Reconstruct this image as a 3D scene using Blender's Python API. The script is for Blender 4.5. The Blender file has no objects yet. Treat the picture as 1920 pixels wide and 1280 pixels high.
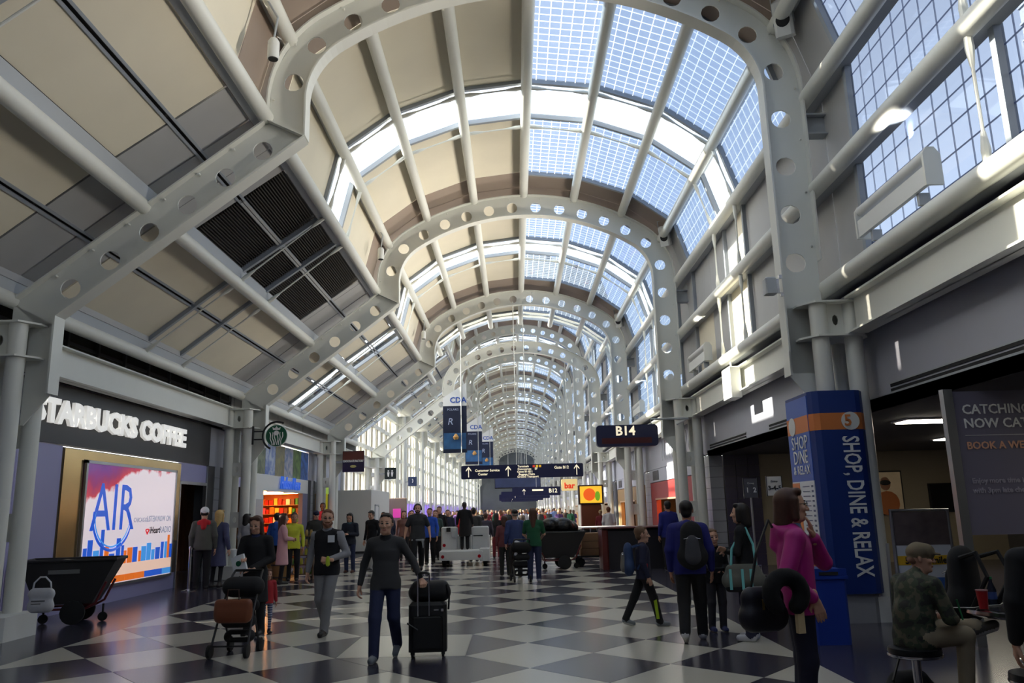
import bpy, math, random
import numpy as np
from mathutils import Vector, Matrix
random.seed(7)
sc = bpy.context.scene
COL = sc.collection
# ------------------------------------------------------------------ camera
YAW, PITCH, ROLL, FPX, EYE = math.radians(0.0455), math.radians(12.004), math.radians(-1.4), 1486.7, 1.76
def cam_axes():
    cy, sy, cp, sp = math.cos(YAW), math.sin(YAW), math.cos(PITCH), math.sin(PITCH)
    f = Vector((sy*cp, cy*cp, sp)); r = Vector((cy, -sy, 0)); u = r.cross(f)
    cr, sr = math.cos(ROLL), math.sin(ROLL)
    return cr*r + sr*u, -sr*r + cr*u, f
RX, UX, FX = cam_axes()
cd = bpy.data.cameras.new('camera'); cam = bpy.data.objects.new('camera', cd); COL.objects.link(cam)
cd.sensor_width = 36; cd.lens = FPX/1920*36; cd.clip_end = 2000; cd.clip_start = 0.05
cam.matrix_world = Matrix(((RX.x, UX.x, -FX.x, 0), (RX.y, UX.y, -FX.y, 0), (RX.z, UX.z, -FX.z, EYE), (0, 0, 0, 1)))
sc.camera = cam
# ------------------------------------------------------------------ sky, sun, exposure
w = bpy.data.worlds.new('sky'); sc.world = w; w.use_nodes = True
nt = w.node_tree; bg = nt.nodes['Background']
sky = nt.nodes.new('ShaderNodeTexSky'); sky.sky_type = 'NISHITA'; sky.sun_disc = False
sky.sun_elevation = math.radians(26.6); sky.sun_rotation = math.radians(-92); sky.air_density = 1.0; sky.dust_density = 2.2; sky.ozone_density = 1.2
hs_ = nt.nodes.new('ShaderNodeHueSaturation'); hs_.inputs['Saturation'].default_value = .30; nt.links.new(sky.outputs[0], hs_.inputs['Color'])
nt.links.new(hs_.outputs[0], bg.inputs[0]); bg.inputs[1].default_value = 0.60
sl = bpy.data.lights.new('sun', 'SUN'); sl.energy = 15.0; sl.angle = math.radians(0.6); sl.color = (1, .90, .74)
so = bpy.data.objects.new('sun', sl); COL.objects.link(so)
so.rotation_euler = Vector((-1.0, -0.015, 0.50)).to_track_quat('Z', 'Y').to_euler()
vs = sc.view_settings; vs.view_transform = 'Standard'; vs.look = 'None'; vs.gamma = 1; vs.exposure = 0.42
try: vs.use_curve_mapping = False
except Exception: pass
cy_ = sc.cycles; cy_.max_bounces = 7; cy_.diffuse_bounces = 4; cy_.glossy_bounces = 3; cy_.transparent_max_bounces = 12
cy_.sample_clamp_indirect = 6; cy_.caustics_reflective = False; cy_.caustics_refractive = False
# ------------------------------------------------------------------ helpers
def unproj(x, y):
    return RX*((x-960)/FPX) + UX*((640-y)/FPX) + FX
def G(x, y, z=0.0):          # photo pixel -> point on the level z
    d = unproj(x, y); t = (z-EYE)/d.z; return Vector((t*d.x, t*d.y, z))
def AY(x, y, Y):             # photo pixel -> point at depth Y
    d = unproj(x, y); t = Y/d.y; return Vector((t*d.x, Y, EYE+t*d.z))
def lin(c):
    return tuple((v/255/12.92 if v/255 <= .04045 else ((v/255+.055)/1.055)**2.4) for v in c)
MATS = {}
def P(name, col, rough=.5, metal=0., noise=None, bump=0, emis=None, es=1., spec=.5, alpha=None, trans=0):
    """procedural principled material; noise=(scale, amount) varies the colour a little"""
    if name in MATS: return MATS[name]
    m = bpy.data.materials.new(name); m.use_nodes = True; n = m.node_tree.nodes; L = m.node_tree.links
    b = n['Principled BSDF']; c = lin(col)
    b.inputs['Base Color'].default_value = (*c, 1); b.inputs['Roughness'].default_value = rough
    b.inputs['Metallic'].default_value = metal; b.inputs['Specular IOR Level'].default_value = spec
    if noise:
        tc = n.new('ShaderNodeTexCoord'); nz = n.new('ShaderNodeTexNoise'); nz.inputs['Scale'].default_value = noise[0]; nz.inputs['Detail'].default_value = 4
        L.new(tc.outputs['Object'], nz.inputs['Vector'])
        mx = n.new('ShaderNodeMix'); mx.data_type = 'RGBA'
        a = noise[1]
        mx.inputs[6].default_value = (*[v*(1-a) for v in c], 1); mx.inputs[7].default_value = (*[min(1, v*(1+a)) for v in c], 1)
        L.new(nz.outputs['Fac'], mx.inputs[0]); L.new(mx.outputs[2], b.inputs['Base Color'])
        if bump:
            bp = n.new('ShaderNodeBump'); bp.inputs['Strength'].default_value = bump; bp.inputs['Distance'].default_value = .01
            L.new(nz.outputs['Fac'], bp.inputs['Height']); L.new(bp.outputs[0], b.inputs['Normal'])
    if emis: b.inputs['Emission Color'].default_value = (*lin(emis), 1); b.inputs['Emission Strength'].default_value = es
    MATS[name] = m; return m
def nodes_mat(name):
    m = bpy.data.materials.new(name); m.use_nodes = True; MATS[name] = m
    return m, m.node_tree.nodes, m.node_tree.links
def glass_mat(name, tint, gridscale=None, line=.09, linecol=(235, 240, 245), frit=.0, lineopac=.55):
    """thin architectural glass: tinted see-through + clear reflection, optionally with a printed grid"""
    m, n, L = nodes_mat(name); n.remove(n['Principled BSDF']); out = n['Material Output']
    t = n.new('ShaderNodeBsdfTransparent'); t.inputs[0].default_value = (*tint, 1)
    g = n.new('ShaderNodeBsdfGlossy'); g.inputs['Roughness'].default_value = .03
    lw = n.new('ShaderNodeLayerWeight'); lw.inputs[0].default_value = .5; pw = n.new('ShaderNodeMath'); pw.operation = 'POWER'; pw.inputs[1].default_value = 4.0; L.new(lw.outputs['Facing'], pw.inputs[0])
    fr = n.new('ShaderNodeMath'); fr.operation = 'MULTIPLY_ADD'; fr.inputs[1].default_value = .5; fr.inputs[2].default_value = .03; L.new(pw.outputs[0], fr.inputs[0])
    mx = n.new('ShaderNodeMixShader'); L.new(fr.outputs[0], mx.inputs[0]); L.new(t.outputs[0], mx.inputs[1]); L.new(g.outputs[0], mx.inputs[2])
    last = mx
    if gridscale:
        uv = n.new('ShaderNodeUVMap'); uv.uv_map = 'UVMap'; sep = n.new('ShaderNodeSeparateXYZ'); L.new(uv.outputs[0], sep.inputs[0])
        outs = []
        for k in (0, 1):
            mu = n.new('ShaderNodeMath'); mu.operation = 'MULTIPLY'; mu.inputs[1].default_value = gridscale; L.new(sep.outputs[k], mu.inputs[0])
            fc = n.new('ShaderNodeMath'); fc.operation = 'FRACT'; L.new(mu.outputs[0], fc.inputs[0])
            lt = n.new('ShaderNodeMath'); lt.operation = 'LESS_THAN'; lt.inputs[1].default_value = line; L.new(fc.outputs[0], lt.inputs[0]); outs.append(lt)
        mxm = n.new('ShaderNodeMath'); mxm.operation = 'MAXIMUM'; L.new(outs[0].outputs[0], mxm.inputs[0]); L.new(outs[1].outputs[0], mxm.inputs[1])
        op = n.new('ShaderNodeMath'); op.operation = 'MULTIPLY_ADD'; op.inputs[1].default_value = lineopac-frit; op.inputs[2].default_value = frit; L.new(mxm.outputs[0], op.inputs[0])
        tr = n.new('ShaderNodeBsdfTranslucent'); tr.inputs[0].default_value = (*lin(linecol), 1)
        m2 = n.new('ShaderNodeMixShader'); L.new(op.outputs[0], m2.inputs[0]); L.new(mx.outputs[0], m2.inputs[1]); L.new(tr.outputs[0], m2.inputs[2]); last = m2
    L.new(last.outputs[0], out.inputs[0]); return m
class MB:
    def __init__(s): s.v = []; s.f = []; s.m = []; s.uv = None
    def add(s, vs, fs, mi=0):
        o = len(s.v); s.v += [tuple(p) for p in vs]; s.f += [tuple(i+o for i in f) for f in fs]; s.m += [mi]*len(fs); return s
    def box(s, x0, x1, y0, y1, z0, z1, mi=0):
        return s.add([(x0,y0,z0),(x1,y0,z0),(x1,y1,z0),(x0,y1,z0),(x0,y0,z1),(x1,y0,z1),(x1,y1,z1),(x0,y1,z1)],
                     [(0,3,2,1),(4,5,6,7),(0,1,5,4),(1,2,6,5),(2,3,7,6),(3,0,4,7)], mi)
    def bbox(s, x0, x1, y0, y1, z0, z1, b=.02, mi=0):       # box with chamfered vertical and top edges
        ring = lambda i, z: [(x0+i+b,y0+i,z),(x1-i-b,y0+i,z),(x1-i,y0+i+b,z),(x1-i,y1-i-b,z),(x1-i-b,y1-i,z),(x0+i+b,y1-i,z),(x0+i,y1-i-b,z),(x0+i,y0+i+b,z)]
        rs = [ring(0,z0), ring(0,z1-b), ring(b*.9,z1)]
        vs = sum(rs, []); fs = [tuple(range(7,-1,-1)), tuple(range(16,24))]
        for k in (0,1):
            for i in range(8): j=(i+1)%8; fs.append((k*8+i,k*8+j,k*8+8+j,k*8+8+i))
        return s.add(vs, fs, mi)
    def obox(s, c, size, ax, mi=0):                          # oriented box: ax = three unit vectors
        c = Vector(c); X, Y, Z = [Vector(a)*h/2 for a, h in zip(ax, size)]
        return s.add([c-X-Y-Z,c+X-Y-Z,c+X+Y-Z,c-X+Y-Z,c-X-Y+Z,c+X-Y+Z,c+X+Y+Z,c-X+Y+Z], [(0,3,2,1),(4,5,6,7),(0,1,5,4),(1,2,6,5),(2,3,7,6),(3,0,4,7)], mi)
    def tube(s, pts, r, n=10, caps=True, mi=0, closed=False):
        pts = [Vector(p) for p in pts]; k = len(pts); rs = r if isinstance(r, (list, tuple)) else [r]*k
        nrm = None; rings = []
        for i, p in enumerate(pts):
            if closed: t = pts[(i+1)%k]-pts[i-1]
            else: t = pts[min(i+1,k-1)]-pts[max(i-1,0)]
            t.normalize()
            if nrm is None: nrm = t.orthogonal().normalized()
            nrm = (nrm-t*nrm.dot(t)); nrm = nrm.normalized() if nrm.length > 1e-6 else t.orthogonal().normalized()
            b = t.cross(nrm)
            rings.append([p+(nrm*math.cos(a)+b*math.sin(a))*rs[i] for a in [2*math.pi*j/n for j in range(n)]])
        vs = sum(rings, []); fs = []
        for i in range(k if closed else k-1):
            a, b2 = i*n, ((i+1)%k)*n
            for j in range(n): q=(j+1)%n; fs.append((a+j,a+q,b2+q,b2+j))
        if caps and not closed: fs += [tuple(range(n-1,-1,-1)), tuple((k-1)*n+j for j in range(n))]
        return s.add(vs, fs, mi)
    def lathe(s, prof, c=(0,0,0), n=16, mi=0, axis='z'):
        c = Vector(c); vs = []; fs = []; k = len(prof)
        for r, z in prof:
            for j in range(n):
                a = 2*math.pi*j/n; p = (r*math.cos(a), r*math.sin(a), z)
                if axis == 'y': p = (p[0], p[2], p[1])
                if axis == 'x': p = (p[2], p[0], p[1])
                vs.append(c+Vector(p))
        for i in range(k-1):
            for j in range(n): q=(j+1)%n; fs.append((i*n+j,i*n+q,i*n+n+q,i*n+n+j))
        fs += [tuple(range(n-1,-1,-1)), tuple((k-1)*n+j for j in range(n))]
        return s.add(vs, fs, mi)
    def prism(s, poly, h0, h1, fn=lambda a, b, h: (a, b, h), mi=0):
        k = len(poly); vs = [fn(a, b, h0) for a, b in poly]+[fn(a, b, h1) for a, b in poly]
        fs = [tuple(range(k-1,-1,-1)), tuple(range(k,2*k))]+[(i,(i+1)%k,k+(i+1)%k,k+i) for i in range(k)]
        return s.add(vs, fs, mi)
    def ell(s, c, r, n=12, mi=0):
        pr = [(math.sin(math.pi*i/(n//2)), -math.cos(math.pi*i/(n//2))) for i in range(n//2+1)]
        o = len(s.v); s.lathe([(max(a,1e-3), b) for a, b in pr], n=n, mi=mi)
        for i in range(o, len(s.v)): p = s.v[i]; s.v[i] = (c[0]+p[0]*r[0], c[1]+p[1]*r[1], c[2]+p[2]*r[2])
        return s
    def mesh(s, name, mats, smooth=False):
        me = bpy.data.meshes.new(name); me.from_pydata(s.v, [], s.f); ms = mats if isinstance(mats, (list, tuple)) else [mats]
        for m in ms: me.materials.append(m)
        if len(ms) > 1: me.polygons.foreach_set('material_index', s.m)
        if smooth: me.polygons.foreach_set('use_smooth', [True]*len(me.polygons))
        if s.uv is not None:
            s.uv += [(0, 0)]*(len(s.v)-len(s.uv)); l = me.uv_layers.new(name='UVMap'); l.data.foreach_set('uv', [c for f in s.f for i in f for c in s.uv[i]])
        me.update(); 
        if smooth:
            try: me.set_sharp_from_angle(angle=math.radians(42))
            except Exception: pass
        return me
    def build(s, name, mats, parent=None, smooth=False):
        return link(name, s.mesh(name, mats, smooth), parent)
def link(name, me, parent=None):
    o = bpy.data.objects.new(name, me); COL.objects.link(o)
    if parent: o.parent = parent
    return o
def tag(o, label=None, cat=None, group=None, kind=None):
    if label: o['label'] = label
    if cat: o['category'] = cat
    if group: o['group'] = group
    if kind: o['kind'] = kind
    return o
def thing(name, label, cat, loc=(0,0,0), rz=0, group=None, kind=None):
    o = bpy.data.objects.new(name, None); COL.objects.link(o); o.location = loc; o.rotation_euler = (0,0,rz); o.empty_display_size = .1
    return tag(o, label, cat, group, kind)
def copy_tree(o, parent=None, loc=None, rz=None, label=None):
    c = o.copy(); COL.objects.link(c); c.parent = parent
    if loc is not None: c.location = loc
    if rz is not None: c.rotation_euler = (0,0,rz)
    if label: c['label'] = label
    for ch in list(o.children): copy_tree(ch, c)
    return c
def text_mesh(body, size, depth=.01, align='CENTER', bold=0, shear=0, sx=1, spacing=1.0):
    cu = bpy.data.curves.new('t', 'FONT'); cu.body = body; cu.size = size; cu.extrude = depth/2; cu.align_x = align; cu.align_y = 'CENTER'
    cu.offset = bold; cu.shear = shear; cu.resolution_u = 2; cu.space_character = spacing
    o = bpy.data.objects.new('t', cu); me = bpy.data.meshes.new_from_object(o); bpy.data.objects.remove(o); bpy.data.curves.remove(cu)
    if sx != 1: me.transform(Matrix.Diagonal((sx,1,1,1)))
    return me
FACE = {'-y': Matrix(((1,0,0,0),(0,0,-1,0),(0,1,0,0),(0,0,0,1))),                # reads from the camera side
        '+x': Matrix(((0,0,1,0),(1,0,0,0),(0,1,0,0),(0,0,0,1))),                 # on a left-hand wall, reads from the aisle
        '-x': Matrix(((0,0,-1,0),(-1,0,0,0),(0,1,0,0),(0,0,0,1)))}
def text(name, body, size, mat, parent, loc, face='-y', **k):
    for ch in parent.children:
        if ch.name.split('.')[0] in ('panel', 'print', 'disc', 'board', 'poster'): parent = ch; break
    me = text_mesh(body, size, **k); me.transform(Matrix.Translation(loc) @ FACE[face]); me.materials.clear(); me.materials.append(mat)
    return link(name, me, parent)
# ------------------------------------------------------------------ materials
STEEL = P('white_painted_steel', (222, 222, 214), .42, noise=(1.3, .05))
STEELG = P('grey_painted_steel', (168, 172, 176), .45, noise=(2, .05))
CREAM = P('cream_roof_panel', (222, 214, 194), .7, noise=(.9, .08))
GREYP = P('grey_roof_panel', (172, 172, 172), .5, noise=(1.1, .10))
BROWNP = P('brown_roof_panel', (150, 134, 122), .55, noise=(1.5, .08))
SEAM = P('dark_seam', (70, 70, 72), .6)
DARK = P('dark_recess', (24, 24, 26), .7)
FRAME = P('grey_window_frame', (150, 156, 164), .4)
CLEAR = glass_mat('clear_glass', (.93, .96, .97))
GRID = glass_mat('gridded_glass', (.44, .51, .61), gridscale=1.0, line=.08, frit=.08, lineopac=.75)
GRIDD = glass_mat('wired_glass', (.56, .60, .66), gridscale=1.0, line=.05, linecol=(70, 80, 110), frit=.06, lineopac=.8)
WHITEP = P('white_paint', (222, 222, 218), .5)
GREYW = P('grey_wall_paint', (172, 174, 186), .5, noise=(.7, .05))
LAV = P('lavender_panel', (156, 154, 196), .4, noise=(1, .05))
BLACK = P('black_plastic', (20, 20, 22), .45)
RUBBER = P('black_rubber', (16, 16, 16), .7)
CHROME = P('polished_metal', (200, 200, 205), .18, 1.0)
ALU = P('brushed_aluminium', (178, 180, 184), .35, .9)
NAVY = P('navy_sign_face', (22, 27, 66), .35)
SIGNW = P('sign_lettering', (240, 232, 205), .5, emis=(255, 240, 205), es=.55)
WHITEL = P('white_lettering', (240, 240, 238), .5)
# ------------------------------------------------------------------ layout
S = 11.416; Y1 = 12.907
A = lambda n: Y1+(n-1)*S
XC, R1, ZT = .514, 6.61, 4.77          # crown arc
RS, XS, ZS = 1.617, 2.72, 8.95         # shoulder arcs
XR, XL = XC+XS+RS, XC-XS-RS            # leg lines
KNEE = (XL, 8.38); SL = .771
LIFT = 3.72                            # the far vault is that much taller
def arch_path(lift=0.):
    """centre line of the hole row, from the right foot over the crown to the left foot: list of (x, z)"""
    p = [(XR, 3.85+(ZS+lift-3.85)*i/8) for i in range(8)]
    th = math.atan2(math.sqrt((R1-RS)**2-XS**2), XS)
    p += [(XC+XS+RS*math.cos(a), ZS+lift+RS*math.sin(a)) for a in [th*i/10 for i in range(10)]]
    zt = ZS+lift+RS*math.sin(th)-R1*math.sin(th)
    p += [(XC+R1*math.cos(a), zt+R1*math.sin(a)) for a in [th+(math.pi-2*th)*i/24 for i in range(25)]]
    p += [(XC-XS+RS*math.cos(a), ZS+lift+RS*math.sin(a)) for a in [math.pi-th+th*i/10 for i in range(1, 11)]]
    p += [(XL, KNEE[1]+lift+(ZS-KNEE[1])*(1-i/3)) for i in range(1, 4)]
    return p
def poly_s(pts):
    s = [0.]
    for a, b in zip(pts, pts[1:]): s.append(s[-1]+math.dist(a, b))
    return s
def at_s(pts, ss, s):
    i = min(max(np.searchsorted(ss, s)-1, 0), len(pts)-2); t = (s-ss[i])/(ss[i+1]-ss[i])
    a, b = Vector((*pts[i], 0)), Vector((*pts[i+1], 0)); p = a.lerp(b, t)
    def nrm(j):
        q0, q1 = pts[max(j-1, 0)], pts[min(j+1, len(pts)-1)]; d = Vector((q1[0]-q0[0], q1[1]-q0[1], 0)).normalized(); return Vector((d.y, -d.x, 0))
    n = nrm(i).lerp(nrm(i+1), t).normalized(); return p, n
TI, TO = -.28, .37
def web_strip(mb, pts, s0, s1, holes, r=.172, th=.014):
    ss = poly_s(pts)
    def W(s, t, y): p, n = at_s(pts, ss, s); return (p.x+n.x*t, y, p.y+n.y*t)
    cur = s0; hw = .26
    def plain(a, b):
        k = max(1, int((b-a)/.35)); 
        for i in range(k):
            u, v = a+(b-a)*i/k, a+(b-a)*(i+1)/k
            for y, fl in ((-th, 0), (th, 1)):
                q = [W(u,TI,y), W(v,TI,y), W(v,TO,y), W(u,TO,y)]; mb.add(q, [(0,1,2,3) if fl else (3,2,1,0)])
    for h in sorted(holes):
        if h-hw > cur: plain(cur, h-hw)
        bp = [(-hw+2*hw*i/4, TI) for i in range(4)]+[(hw, TI+(TO-TI)*i/4) for i in range(4)]+[(hw-2*hw*i/4, TO) for i in range(4)]+[(-hw, TO-(TO-TI)*i/4) for i in range(4)]
        k = len(bp); ring = [(r*a/math.hypot(a,b), r*b/math.hypot(a,b)) for a, b in bp]; n2 = []
        for i in range(k):
            a0 = math.atan2(ring[i][1], ring[i][0]); n2.append((r*math.cos(a0), r*math.sin(a0)))
        vs = [W(h+a, b, -th) for a, b in bp]+[W(h+a, b, -th) for a, b in n2]+[W(h+a, b, th) for a, b in bp]+[W(h+a, b, th) for a, b in n2]
        fs = []
        for i in range(k):
            j = (i+1)%k; fs += [(j, i, k+i, k+j), (2*k+i, 2*k+j, 3*k+j, 3*k+i), (k+i, 3*k+i, 3*k+j, k+j)]
        mb.add(vs, fs); cur = h+hw
    if cur < s1: plain(cur, s1)
def sweep_rect(mb, pts, t0, t1, y0, y1, ends=True):
    ss = poly_s(pts); rings = []
    for i, s in enumerate(ss):
        p, n = at_s(pts, ss, min(max(s, 1e-6), ss[-1]-1e-6))
        if i in (0, len(ss)-1): pass
        rings.append([(p.x+n.x*t, y, p.y+n.y*t) for t, y in ((t0,y0),(t1,y0),(t1,y1),(t0,y1))])
    vs = sum(rings, []); fs = []
    for i in range(len(rings)-1):
        for j in range(4): q=(j+1)%4; fs.append((i*4+j,i*4+q,i*4+4+q,i*4+4+j))
    fs += [(3,2,1,0), tuple((len(rings)-1)*4+j for j in range(4))]
    mb.add(vs, fs)
HOLES_A = [(-3.75,9.32),(-3.37,10.04),(-2.74,10.52),(-2.09,10.9),(-1.36,11.13),(-.63,11.3),(.12,11.37),(.89,11.37),(1.65,11.28),(2.38,11.11),(3.09,10.86),(3.76,10.5),(4.37,10.04),(4.79,9.31),(4.85,8.39),(4.85,7.51),(4.85,6.62),(4.85,5.73)]
def build_arch(lift, label, detail=True):
    t = thing('arch_rib', label, 'arch', (0,0,0), 0, 'white perforated steel arches over the concourse')
    pts = arch_path(lift); ss = poly_s(pts)
    hs = []
    hl = [(x, z+(lift if z > 8.9 else 0)) for x, z in HOLES_A]
    if lift: hl += [(XR, 8.39+.92*k) for k in range(1, 5)]
    for x, z in hl:
        d = [math.dist((x, z), p) for p in pts]; i = int(np.argmin(d)); lo, hi = max(i-1, 0), min(i+1, len(pts)-1)
        best = min((math.dist((x, z), at_s(pts, ss, s)[0].to_2d()), s) for s in np.linspace(ss[lo], ss[hi], 40)); hs.append(best[1])
    hs = sorted(hs); hs = [h for i, h in enumerate(hs) if i == 0 or h-hs[i-1] > .55]
    mb = MB(); web_strip(mb, pts, .0, ss[-1]-.30, hs)
    # knee filler, diagonal with its six holes
    kx, kz = KNEE[0], KNEE[1]+lift; dg = [(kx-.792*0-.0, kz), (-8.02, kz+SL*(-8.02-kx))]
    dn = Vector((SL, -1, 0)).normalized()*-1      # upward normal of the slope
    sd = poly_s(dg); L = sd[-1]
    dh = [math.dist((kx, kz), (x, kz+SL*(x-kx))) for x in (-4.28,-4.91,-5.54,-6.17,-6.80,-7.43)]
    mb2 = MB(); web_strip(mb2, dg, .30, L, dh)
    # outward normal for this direction is below -> flip t by mirroring about the hole line is wrong way round, so build with own frame
    p_in_leg = (kx+.28, kz+.30); p_out_leg = (kx-.37, kz+.30)
    ux, uz = -.792, -.611; nx, nz = -.611, .792
    q_out = (kx+ux*.30+nx*.37, kz+uz*.30+nz*.37); q_in = (kx+ux*.30-nx*.28, kz+uz*.30-nz*.28)
    inner = (kx+.28, kz-.28*.792-.0+.0); inner = (kx+.28, kz+SL*.28-.28/.792)
    outer = (kx-.37, kz-SL*.37+.37/.792)
    poly = [p_in_leg, p_out_leg, outer, q_out, q_in, inner]
    mb.prism(poly, -.014, .014, lambda a, b, h: (a, h, b))
    ex = -8.36
    zo = lambda x: outer[1]+SL*(x-outer[0]); zi = lambda x: inner[1]+SL*(x-inner[0])
    e_out = (-8.02+nx*.37, kz+SL*(-8.02-kx)+nz*.37); e_in = (-8.02-nx*.28, kz+SL*(-8.02-kx)-nz*.28)
    mb.prism([e_out, (ex, zo(ex)), (ex, 4.95+lift), (-7.6, 4.95+lift), (-7.6, zi(-7.6)), e_in], -.014, .014, lambda a, b, h: (a, h, b))
    for v in mb2.v: pass
    mb.add(mb2.v, mb2.f); mb.build('web', STEEL, t)
    # flanges
    fl = MB(); F = .15
    sweep_rect(fl, pts[:-1]+[(XL, kz+SL*.28-.28/.792)], TI-.028, TI, -F, F); fl.build('inner_flange', STEEL, t)
    fo = MB(); sweep_rect(fo, [p for p in pts[3 if not lift else 2:-1]]+[(XL, outer[1])], TO, TO+.028, -F, F); fo.build('outer_flange', STEEL, t)
    d1 = MB(); d1.prism([(inner[0], inner[1]), (-7.6, zi(-7.6)), (-7.6, zi(-7.6)-.04), (inner[0]+.02, inner[1]-.03)], -F, F, lambda a, b, h: (a, h, b)); d1.build('diagonal_bottom_flange', STEEL, t)
    d2 = MB(); d2.prism([(outer[0], outer[1]), (ex, zo(ex)), (ex, zo(ex)+.035), (outer[0], outer[1]+.035)], -F, F, lambda a, b, h: (a, h, b)); d2.build('diagonal_top_flange', STEEL, t)
    st = MB()
    for sg in (-1, 1):
        st.obox(((inner[0]+outer[0])/2, sg*.08, (inner[1]+outer[1])/2), (math.dist(inner, outer), .14, .02), (Vector((outer[0]-inner[0], 0, outer[1]-inner[1])).normalized(), (0,1,0), Vector((-(outer[1]-inner[1]), 0, outer[0]-inner[0])).normalized()))
    st.build('knee_stiffener', STEEL, t)
    # bolts along the flanges
    if detail:
        bo = MB()
        for k in range(1, 7):
            x = outer[0]+(ex-outer[0])*k/7.2
            bo.ell((x, -.05, zo(x)-.07), (.022, .05, .022), 6)
        for s in np.linspace(1.2, ss[-1]-.6, 16):
            p, n = at_s(pts, ss, s); bo.ell((p.x+n.x*.3, -.03, p.y+n.y*.3), (.02, .04, .02), 6)
        tag(bo.build('bolts', STEEL, t), kind='stuff')
    # foot plates and collars on both sides
    for sd_, xi, xo, xf in ((1, 5.02, 5.55, XR-.28), (-1, -8.05, -8.6, -7.6)):
        lf = lift if sd_ < 0 else 0
        f2 = MB(); f2.box(min(xf, xf-sd_*.035), max(xf, xf-sd_*.035), -F, F, 3.8+lf, zi(-7.6) if sd_ < 0 else 4.2); f2.build('foot_flange', STEEL, t)
        g = MB(); g.prism([(xf, 4.95+lf), (xf, 3.8+lf), (xi-sd_*.05, 3.30+lf), (xi, 3.30+lf), (xi, 4.95+lf)] , -.014, .014, lambda a, b, h: (a, h, b)); g.build('gusset_plate', STEEL, t)
        for z in (4.37, 4.93):
            pl = MB(); a, b = (xi-sd_*.30), (xo+sd_*.24)
            pl.prism([(a, -.18), (xi-sd_*.1, -.5), (xo+sd_*.1, -.5), (b, -.28), (b, .28), (xo+sd_*.1, .5), (xi-sd_*.1, .5), (a, .18)], z+lf, z+lf+.03); pl.build('collar_plate', STEEL, t)
        for y in (-.3, .3):
            for x in (xi, xo):
                c = MB(); c.tube([(x, y, 0.34), (x, y, 4.95+lf)], .14, 16); c.build('column_tube', STEEL, t, True)
            for z0, z1 in ((4.40+lf, 4.93+lf), (2.95+lf, 3.35+lf), (1.45, 1.9)):
                b = MB(); k = 14; cx, cz = (xi+xo)/2, (z0+z1)/2; hx, hz = abs(xo-xi)/2, (z1-z0)/2
                cor = [(-hx,-hz),(0,-hz),(hx,-hz),(hx,0),(hx,hz),(0,hz),(-hx,hz),(-hx,0)]
                ho = [(.05*math.cos(math.atan2(q[1], q[0])), .09*math.sin(math.atan2(q[1], q[0]))) for q in cor]
                vs = [(cx+a, y-.012, cz+b_) for a, b_ in cor]+[(cx+a, y-.012, cz+b_) for a, b_ in ho]+[(cx+a, y+.012, cz+b_) for a, b_ in cor]+[(cx+a, y+.012, cz+b_) for a, b_ in ho]
                fs = []
                for i in range(8): j=(i+1)%8; fs += [(i,j,8+j,8+i),(16+j,16+i,24+i,24+j),(8+i,8+j,24+j,24+i),(i,16+i,16+j,j)]
                b.add(vs, fs); b.build('link_plate', STEEL, t)
        pb = MB(); pb.prism([(xi-sd_*.34, -.42), (xi-sd_*.2, -.52), (xo+sd_*.2, -.52), (xo+sd_*.3, -.42), (xo+sd_*.3, .42), (xo+sd_*.2, .52), (xi-sd_*.2, .52), (xi-sd_*.34, .42)], 0, .36); pb.build('column_plinth', WHITEP, t)
    br = MB()
    for z0, x0 in ((8.05, XR+TO+.02),):
        if x0: br.box(x0, x0+.5, -.12, .12, z0, z0+.03); br.box(x0, x0+.5, -.12, .12, z0+.36, z0+.39); br.box(x0, x0+.5, -.012, .012, z0, z0+.38)
    br.build('wall_bracket', STEELG, t)
    return t
ORD = ['', 'first', 'second', 'third', 'fourth', 'fifth', 'sixth', 'seventh', 'eighth', 'ninth', 'tenth', 'eleventh', 'twelfth', 'thirteenth', 'fourteenth', 'fifteenth', 'sixteenth']
archA = build_arch(0, 'white perforated steel arch rib nearest the camera, beside the blue kiosk column')
archA.location = (0, A(1), 0)
copy_tree(archA, None, (0, A(2), 0), label='white perforated steel arch rib second from the camera, behind gate sign')
copy_tree(archA, None, (0, A(3), 0), label='white perforated steel arch rib third from the camera')
copy_tree(archA, None, (0, A(4), 0), label='white perforated steel arch rib fourth from the camera, last of the low vault')
archB = build_arch(LIFT, 'tall white perforated arch rib, first of the higher far vault', False)
archB.location = (0, A(5), 0)
for n in range(6, 17): copy_tree(archB, None, (0, A(n), 0), label='tall white perforated arch rib, %s of the higher far vault' % ORD[n-4])
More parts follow.
